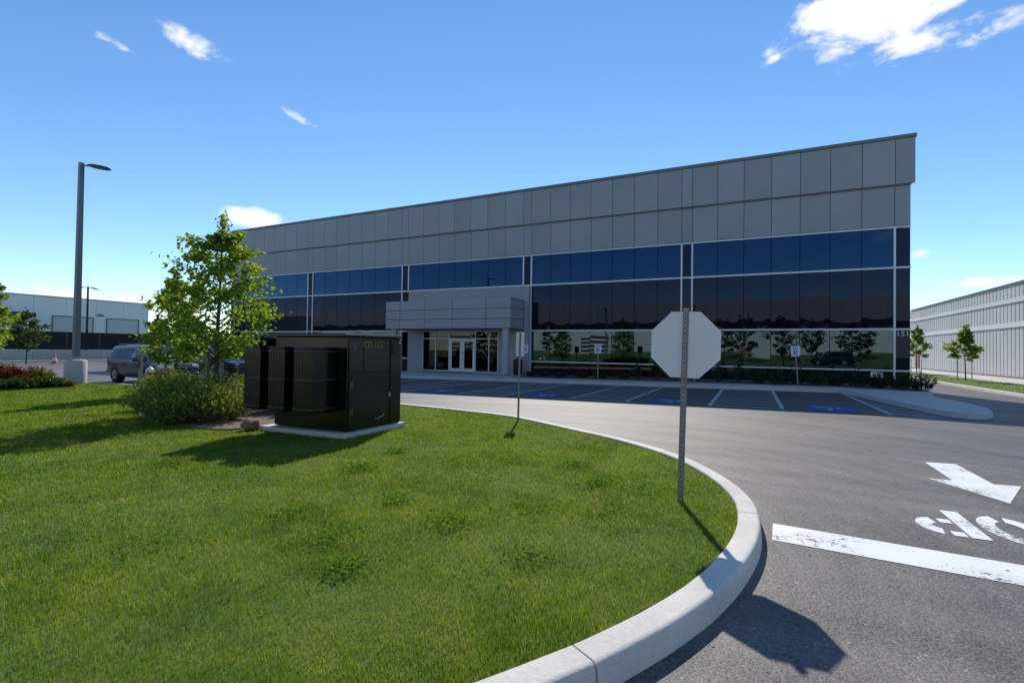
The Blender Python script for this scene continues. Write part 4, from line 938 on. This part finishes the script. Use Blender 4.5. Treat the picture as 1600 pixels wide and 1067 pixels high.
for i, (x, y, nm) in enumerate(((-10.5, -21.0, 'tuft of ornamental grass touching the transformer'), (-11.6, -20.3, 'ornamental grass tuft behind the tallest stakes'), (-12.9, -19.7, 'ornamental grass tuft farthest back by the kerb'))):
    rng = np.random.default_rng(90+i); t = thing('ornamental_grass', nm, 'grass tuft', (x, y, G(x)+.15), 'ornamental grasses')
    k = 700; az = rng.uniform(0, 6.283, k); L_ = rng.uniform(.6, 1.05, k); sp_ = rng.uniform(.15, .75, k)
    d = np.stack([np.cos(az)*sp_, np.sin(az)*sp_, np.ones(k)], 1); s = np.stack([-np.sin(az), np.cos(az), np.zeros(k)], 1)*.009
    b0 = np.stack([np.cos(az), np.sin(az), np.zeros(k)], 1)*rng.uniform(0, .18, k)[:, None]
    m1 = b0+d*(L_*.55)[:, None]; tp = b0+d*(L_*.9)[:, None]*np.array([1.5, 1.5, .85])
    V = np.stack([b0-s, b0+s, m1+s, tp, m1-s], 1).reshape(-1, 3); F = np.arange(5*k).reshape(k, 5); lpart(t, 'blades', arr_mesh('blades', V, F, pale_blade), None)
# flower bed by the lamp post
struct('flower_bed', slab([tuple(p) for p in smooth_path([(-24.3, -20.0), (-24.6, -21.5), (-24.5, -23.4), (-26, -24.8), (-28, -23.5), (-28, -20.5), (-26.3, -19.9), (-24.3, -20.0)], .4)[:-1]], .15, .04), soil)
fb = [(-25.0, -20.45, 'low_green', .55, .36), (-25.0, -21.4, 'low_green', .6, .38), (-25.05, -22.3, 'low_green', .6, .36), (-26.0, -20.55, 'gold_leaf', .6, .72), (-25.75, -21.5, 'red_leaf', .65, .78), (-25.75, -22.5, 'red_leaf', .65, .8), (-26.9, -21.3, 'gold_leaf', .65, .85), (-26.9, -22.4, 'gold_leaf', .6, .82), (-24.75, -20.05, 'gold_leaf', .28, .2)]
fl = ['low green juniper nearest the lamp pedestal', 'low green juniper in the middle of the front row', 'low green juniper at the left edge of view', 'golden shrub next to the lamp pedestal', 'dark red barberry in the flower bed, right one', 'dark red barberry at the left edge', 'golden shrub behind the red barberry', 'golden shrub far back at the left edge', 'tiny yellow plant at the tip of the flower bed']
for i, ((x, y, m, r, h), nm) in enumerate(zip(fb, fl)): make_shrub(nm, (x, y, G(x)+.15), r, h, 150, 40, .085, MATS[m], 110+i, 'bedding_shrub', 'flower bed shrubs')
# hedges at the foot of the facade
for i, x in enumerate(np.arange(.4, 6.8, .78)):
    nm = ['first', 'second', 'third', 'fourth', 'fifth', 'sixth', 'seventh', 'eighth', 'ninth'][i]
    make_shrub('dark low shrub under the right windows, %s from the leaning sign to the corner' % nm, (x, -3.1-(i % 2)*.35, G(x)+.18), .55, .62+.06*(i % 3), 60, 24, .08, yew, 140+i, 'hedge_shrub', 'shrubs along the facade')
for i, x in enumerate((-12.2, -11.2, -10.1, -8.9, -7.7, -6.4, -5.6, -4.6, -3.6, -2.5, -1.5, -.6)):
    tall = i > 5
    nm = ['first', 'second', 'third', 'fourth', 'fifth', 'sixth', 'seventh', 'eighth', 'ninth', 'tenth', 'eleventh', 'twelfth'][i]
    make_shrub(('narrow upright dark shrub' if tall else 'low dark creeping shrub')+' at the facade, %s counting from the entrance' % nm, (x, -2.6, G(x)+.18), .26 if tall else .5, 1.0+.15*(i % 2) if tall else .3, 40, 24, .07, yew, 160+i, 'facade_shrub', 'shrubs along the facade')

# ------------------------------------------------------------------ lawn blades
def in_poly(x, y, poly):
    c = np.zeros(len(x), bool); j = len(poly)-1
    for i in range(len(poly)):
        xi, yi = poly[i]; xj, yj = poly[j]
        if yi != yj: c ^= ((yi > y) != (yj > y)) & (x < (xj-xi)*(y-yi)/(yj-yi)+xi)
        j = i
    return c
def grass_field(name, label, poly, n, seed, D0=1., hbase=.044, excl=(), maxr=60, mat=None):
    rng = np.random.default_rng(seed); ci = np.array([CAM.x, CAM.y])
    # sample radius so that density falls with distance from the viewer, never to nothing
    u = rng.uniform(0, 1, n); r0, r1 = 1.0, maxr; e = .45
    r = (r0**e+u*(r1**e-r0**e))**(1/e); a = rng.uniform(R(-125), R(60), n)
    x = ci[0]+np.sin(a)*r; y = ci[1]+np.cos(a)*r
    k = in_poly(x, y, poly)
    for ex in excl: k &= ~in_poly(x, y, ex)
    x, y, r = x[k], y[k], r[k]; m = len(x)
    z = np.interp(x, GX, GZ)+.112
    patch = .5+.5*np.sin(x*1.7+np.sin(y*2.3)*1.3)*np.cos(y*1.9+np.sin(x*1.1))
    h = hbase*rng.uniform(.55, 1.25, m)*(.8+.4*patch)*np.clip(1+(r-8)*.012, 1, 1.3)
    w = .0017*np.clip(r/3.2, 1, 6)*rng.uniform(.8, 1.3, m)
    az = rng.uniform(0, 6.283, m); ln = rng.uniform(.0, .42, m)
    s = np.stack([-np.sin(az)*w, np.cos(az)*w, np.zeros(m)], 1); d = np.stack([np.cos(az)*ln, np.sin(az)*ln, np.ones(m)], 1)
    p0 = np.stack([x, y, z], 1); p1 = p0+d*(h*.55)[:, None]*np.array([.7, .7, 1]); p2 = p0+d*h[:, None]*np.array([1.3, 1.3, .95])
    V = np.stack([p0-s, p0+s, p2], 1).reshape(-1, 3); F = np.arange(3*m).reshape(m, 3)
    o = struct(name, arr_mesh(name, V, F, mat), None, kind='stuff'); tag(o, label, 'grass'); return m
def M_grass():
    m = bpy.data.materials.new('grass_blade'); m.use_nodes = True; nt = m.node_tree; L = nt.links.new; nt.nodes.clear()
    ge = N(nt, 'ShaderNodeNewGeometry'); tc = N(nt, 'ShaderNodeTexCoord')
    a = N(nt, 'ShaderNodeTexNoise', i_Scale=.9, i_Detail=5., i_Roughness=.7); L(tc.outputs['Object'], a.inputs['Vector'])
    b = N(nt, 'ShaderNodeTexNoise', i_Scale=3.7, i_Detail=4.); L(tc.outputs['Object'], b.inputs['Vector'])
    rp = N(nt, 'ShaderNodeValToRGB'); cr = rp.color_ramp
    cr.elements[0].position = .0; cr.elements[0].color = (.062, .11, .011, 1); cr.elements[1].position = 1; cr.elements[1].color = (.45, .36, .16, 1)
    for p, c in ((.35, (.118, .205, .014, 1)), (.62, (.195, .285, .022, 1)), (.9, (.27, .30, .045, 1))): e = cr.elements.new(p); e.color = c
    f = math_n(nt, 'ADD', math_n(nt, 'MULTIPLY', ge.outputs['Random Per Island'], .34), math_n(nt, 'MULTIPLY', math_n(nt, 'SUBTRACT', a.outputs[0], .32), 1.35))
    f = math_n(nt, 'ADD', f, math_n(nt, 'MULTIPLY', math_n(nt, 'SUBTRACT', b.outputs[0], .45), .5)); 
    dth = math_n(nt, 'SUBTRACT', 1.18, math_n(nt, 'MULTIPLY', b.outputs[0], .48)); dead = math_n(nt, 'MULTIPLY', math_n(nt, 'GREATER_THAN', math_n(nt, 'FRACT', math_n(nt, 'MULTIPLY', ge.outputs['Random Per Island'], 91.7)), dth), .6)
    f = math_n(nt, 'ADD', f, dead, True); L(f, rp.inputs[0])
    di = N(nt, 'ShaderNodeBsdfDiffuse'); tr = N(nt, 'ShaderNodeBsdfTranslucent'); L(rp.outputs[0], di.inputs[0])
    tm_ = N(nt, 'ShaderNodeMix', data_type='RGBA', blend_type='MULTIPLY'); tm_.inputs[0].default_value = 1; tm_.inputs[7].default_value = (1.3, 1.2, .6, 1); L(rp.outputs[0], tm_.inputs[6]); L(tm_.outputs[2], tr.inputs[0])
    gl = N(nt, 'ShaderNodeBsdfGlossy', i_Roughness=.4)
    m1 = N(nt, 'ShaderNodeMixShader'); m1.inputs[0].default_value = .55; L(di.outputs[0], m1.inputs[1]); L(tr.outputs[0], m1.inputs[2])
    m2 = N(nt, 'ShaderNodeMixShader'); m2.inputs[0].default_value = .004; L(m1.outputs[0], m2.inputs[1]); L(gl.outputs[0], m2.inputs[2])
    o = N(nt, 'ShaderNodeOutputMaterial'); L(m2.outputs[0], o.inputs[0]); MATS['grass_blade'] = m; return m
gm_ = M_grass()
bed_s = [tuple(p) for p in smooth_path(bed+[bed[0]], .5)[:-1]]
inner = [tuple(p) for p in offset_path(kp, .20)]
nb = grass_field('lawn_grass', 'sunlit green lawn grass inside the curved kerb', inner, 2300000, 1, excl=(bed_s, [(-8.6, -23.48), (-6.39, -23.48), (-6.39, -21.80), (-8.6, -21.80)]), maxr=34, mat=gm_)
nb2 = grass_field('verge_blades', 'strip of verge grass below the two small trees', [(10.42, -31), (13.68, -31), (13.68, 60), (10.42, 60)], 400000, 2, hbase=.08, maxr=80, mat=gm_)
print('grass blades', nb, nb2)
# broad-leaved weeds in the lawn
rng = np.random.default_rng(5); LP, LA = [], []
wc = [(-3.0, -23.6), (-4.9, -23.9), (-1.0, -24.4), (-3.6, -24.2), (-7.2, -25.9), (-2.4, -26.2), (-1.9, -25.4), (-3.3, -25.9), (-2.9, -24.9), (-1.6, -24.3), (-3.9, -26.6), (-3.1, -26.9), (-2.1, -23.6), (-4.6, -25.0), (-5.2, -26.4), (-1.5, -26.6), (-2.6, -27.3), (-4.2, -27.6), (-5.9, -25.2), (-2.4, -22.4), (-1.2, -25.3), (-6.3, -27.2)]
for (x, y) in wc:
    k = rng.integers(160, 420); rad = rng.uniform(.09, .24); q = rng.normal(size=(k, 2))*rad
    LP.append(np.stack([x+q[:, 0], y+q[:, 1], G(x)+.112+rng.uniform(.03, .075, k)], 1)); A = rng.normal(size=(k, 3)); A[:, 2] = rng.uniform(0, .5, k); LA.append(A)
V, F = leaf_arrays(np.concatenate(LP), np.concatenate(LA), .026, rng, .85)
o = struct('lawn_clover', arr_mesh('lawn_clover', V, F, M_leaf('clover_leaf', (.09, .19, .02), (.17, .29, .035), .45, 0)), None, kind='stuff'); tag(o, 'darker clover patches growing in the lawn', 'clover')
# grit and dry leaves along the kerb on the asphalt
mb = MB(); rng2 = random.Random(12)
for i in range(420):
    j = rng2.randrange(60, len(kp)-10); q = offset_path(kp[j-2:j+3], -abs(rng2.gauss(.05, .35))-.02)[2]
    s = rng2.uniform(.003, .009); z = G(q[0]); a = rng2.uniform(0, 6.28)
    pts = [(q[0]+s*math.cos(a+k*1.57)*rng2.uniform(.6, 1.4), q[1]+s*math.sin(a+k*1.57)*rng2.uniform(.6, 1.4)) for k in range(4)]
    n = len(mb.v); mb.v += [(x, y, z+.001) for x, y in pts]+[(q[0], q[1], z+s*.9)]; mb.f += [(n, n+1, n+4), (n+1, n+2, n+4), (n+2, n+3, n+4), (n+3, n, n+4), (n, n+1, n+2, n+3)]
o = struct('kerb_grit', mb, M('grit', (.3, .27, .24), .9, isl=1.2, var=.3), kind='stuff'); tag(o, 'loose grit along the foot of the kerb', 'grit')
mb = MB()
for i in range(60):
    x, y = rng2.uniform(.3, 3.5), rng2.uniform(-28.6, -23.5)
    s = rng2.uniform(.008, .018); a = rng2.uniform(0, 6.28); z = G(x)+.004; c, d = math.cos(a)*s, math.sin(a)*s
    mb.quad((x-c, y-d, z+.001), (x-d*.35, y+c*.35, z+.007), (x+c, y+d, z+.002), (x+d*.35, y-c*.35, z+.006))
o = struct('leaf_litter', mb, M('litter', (.30, .17, .10), .8, isl=1., var=.25), kind='stuff'); tag(o, 'scattered dry leaf scraps on the asphalt', 'leaf litter')
# stone beside the transformer
t = thing('boulder', 'brown stone lying beside the transformer pad', 'stone', (-8.75, -23.55, G(-8.7)+.14))
bm = bmesh.new(); bmesh.ops.create_icosphere(bm, subdivisions=3, radius=.17)
for v in bm.verts: v.co *= 1+.16*math.sin(v.co.x*31+v.co.y*17)*math.cos(v.co.z*23); v.co.z *= .75; v.co.z += .09
mb = MB(); mb.addbm(bm); lpart(t, 'stone', mb, M('stone_brown', (.24, .15, .10), .9, var=.3, scale=8, bump=.6, bscale=40), True)
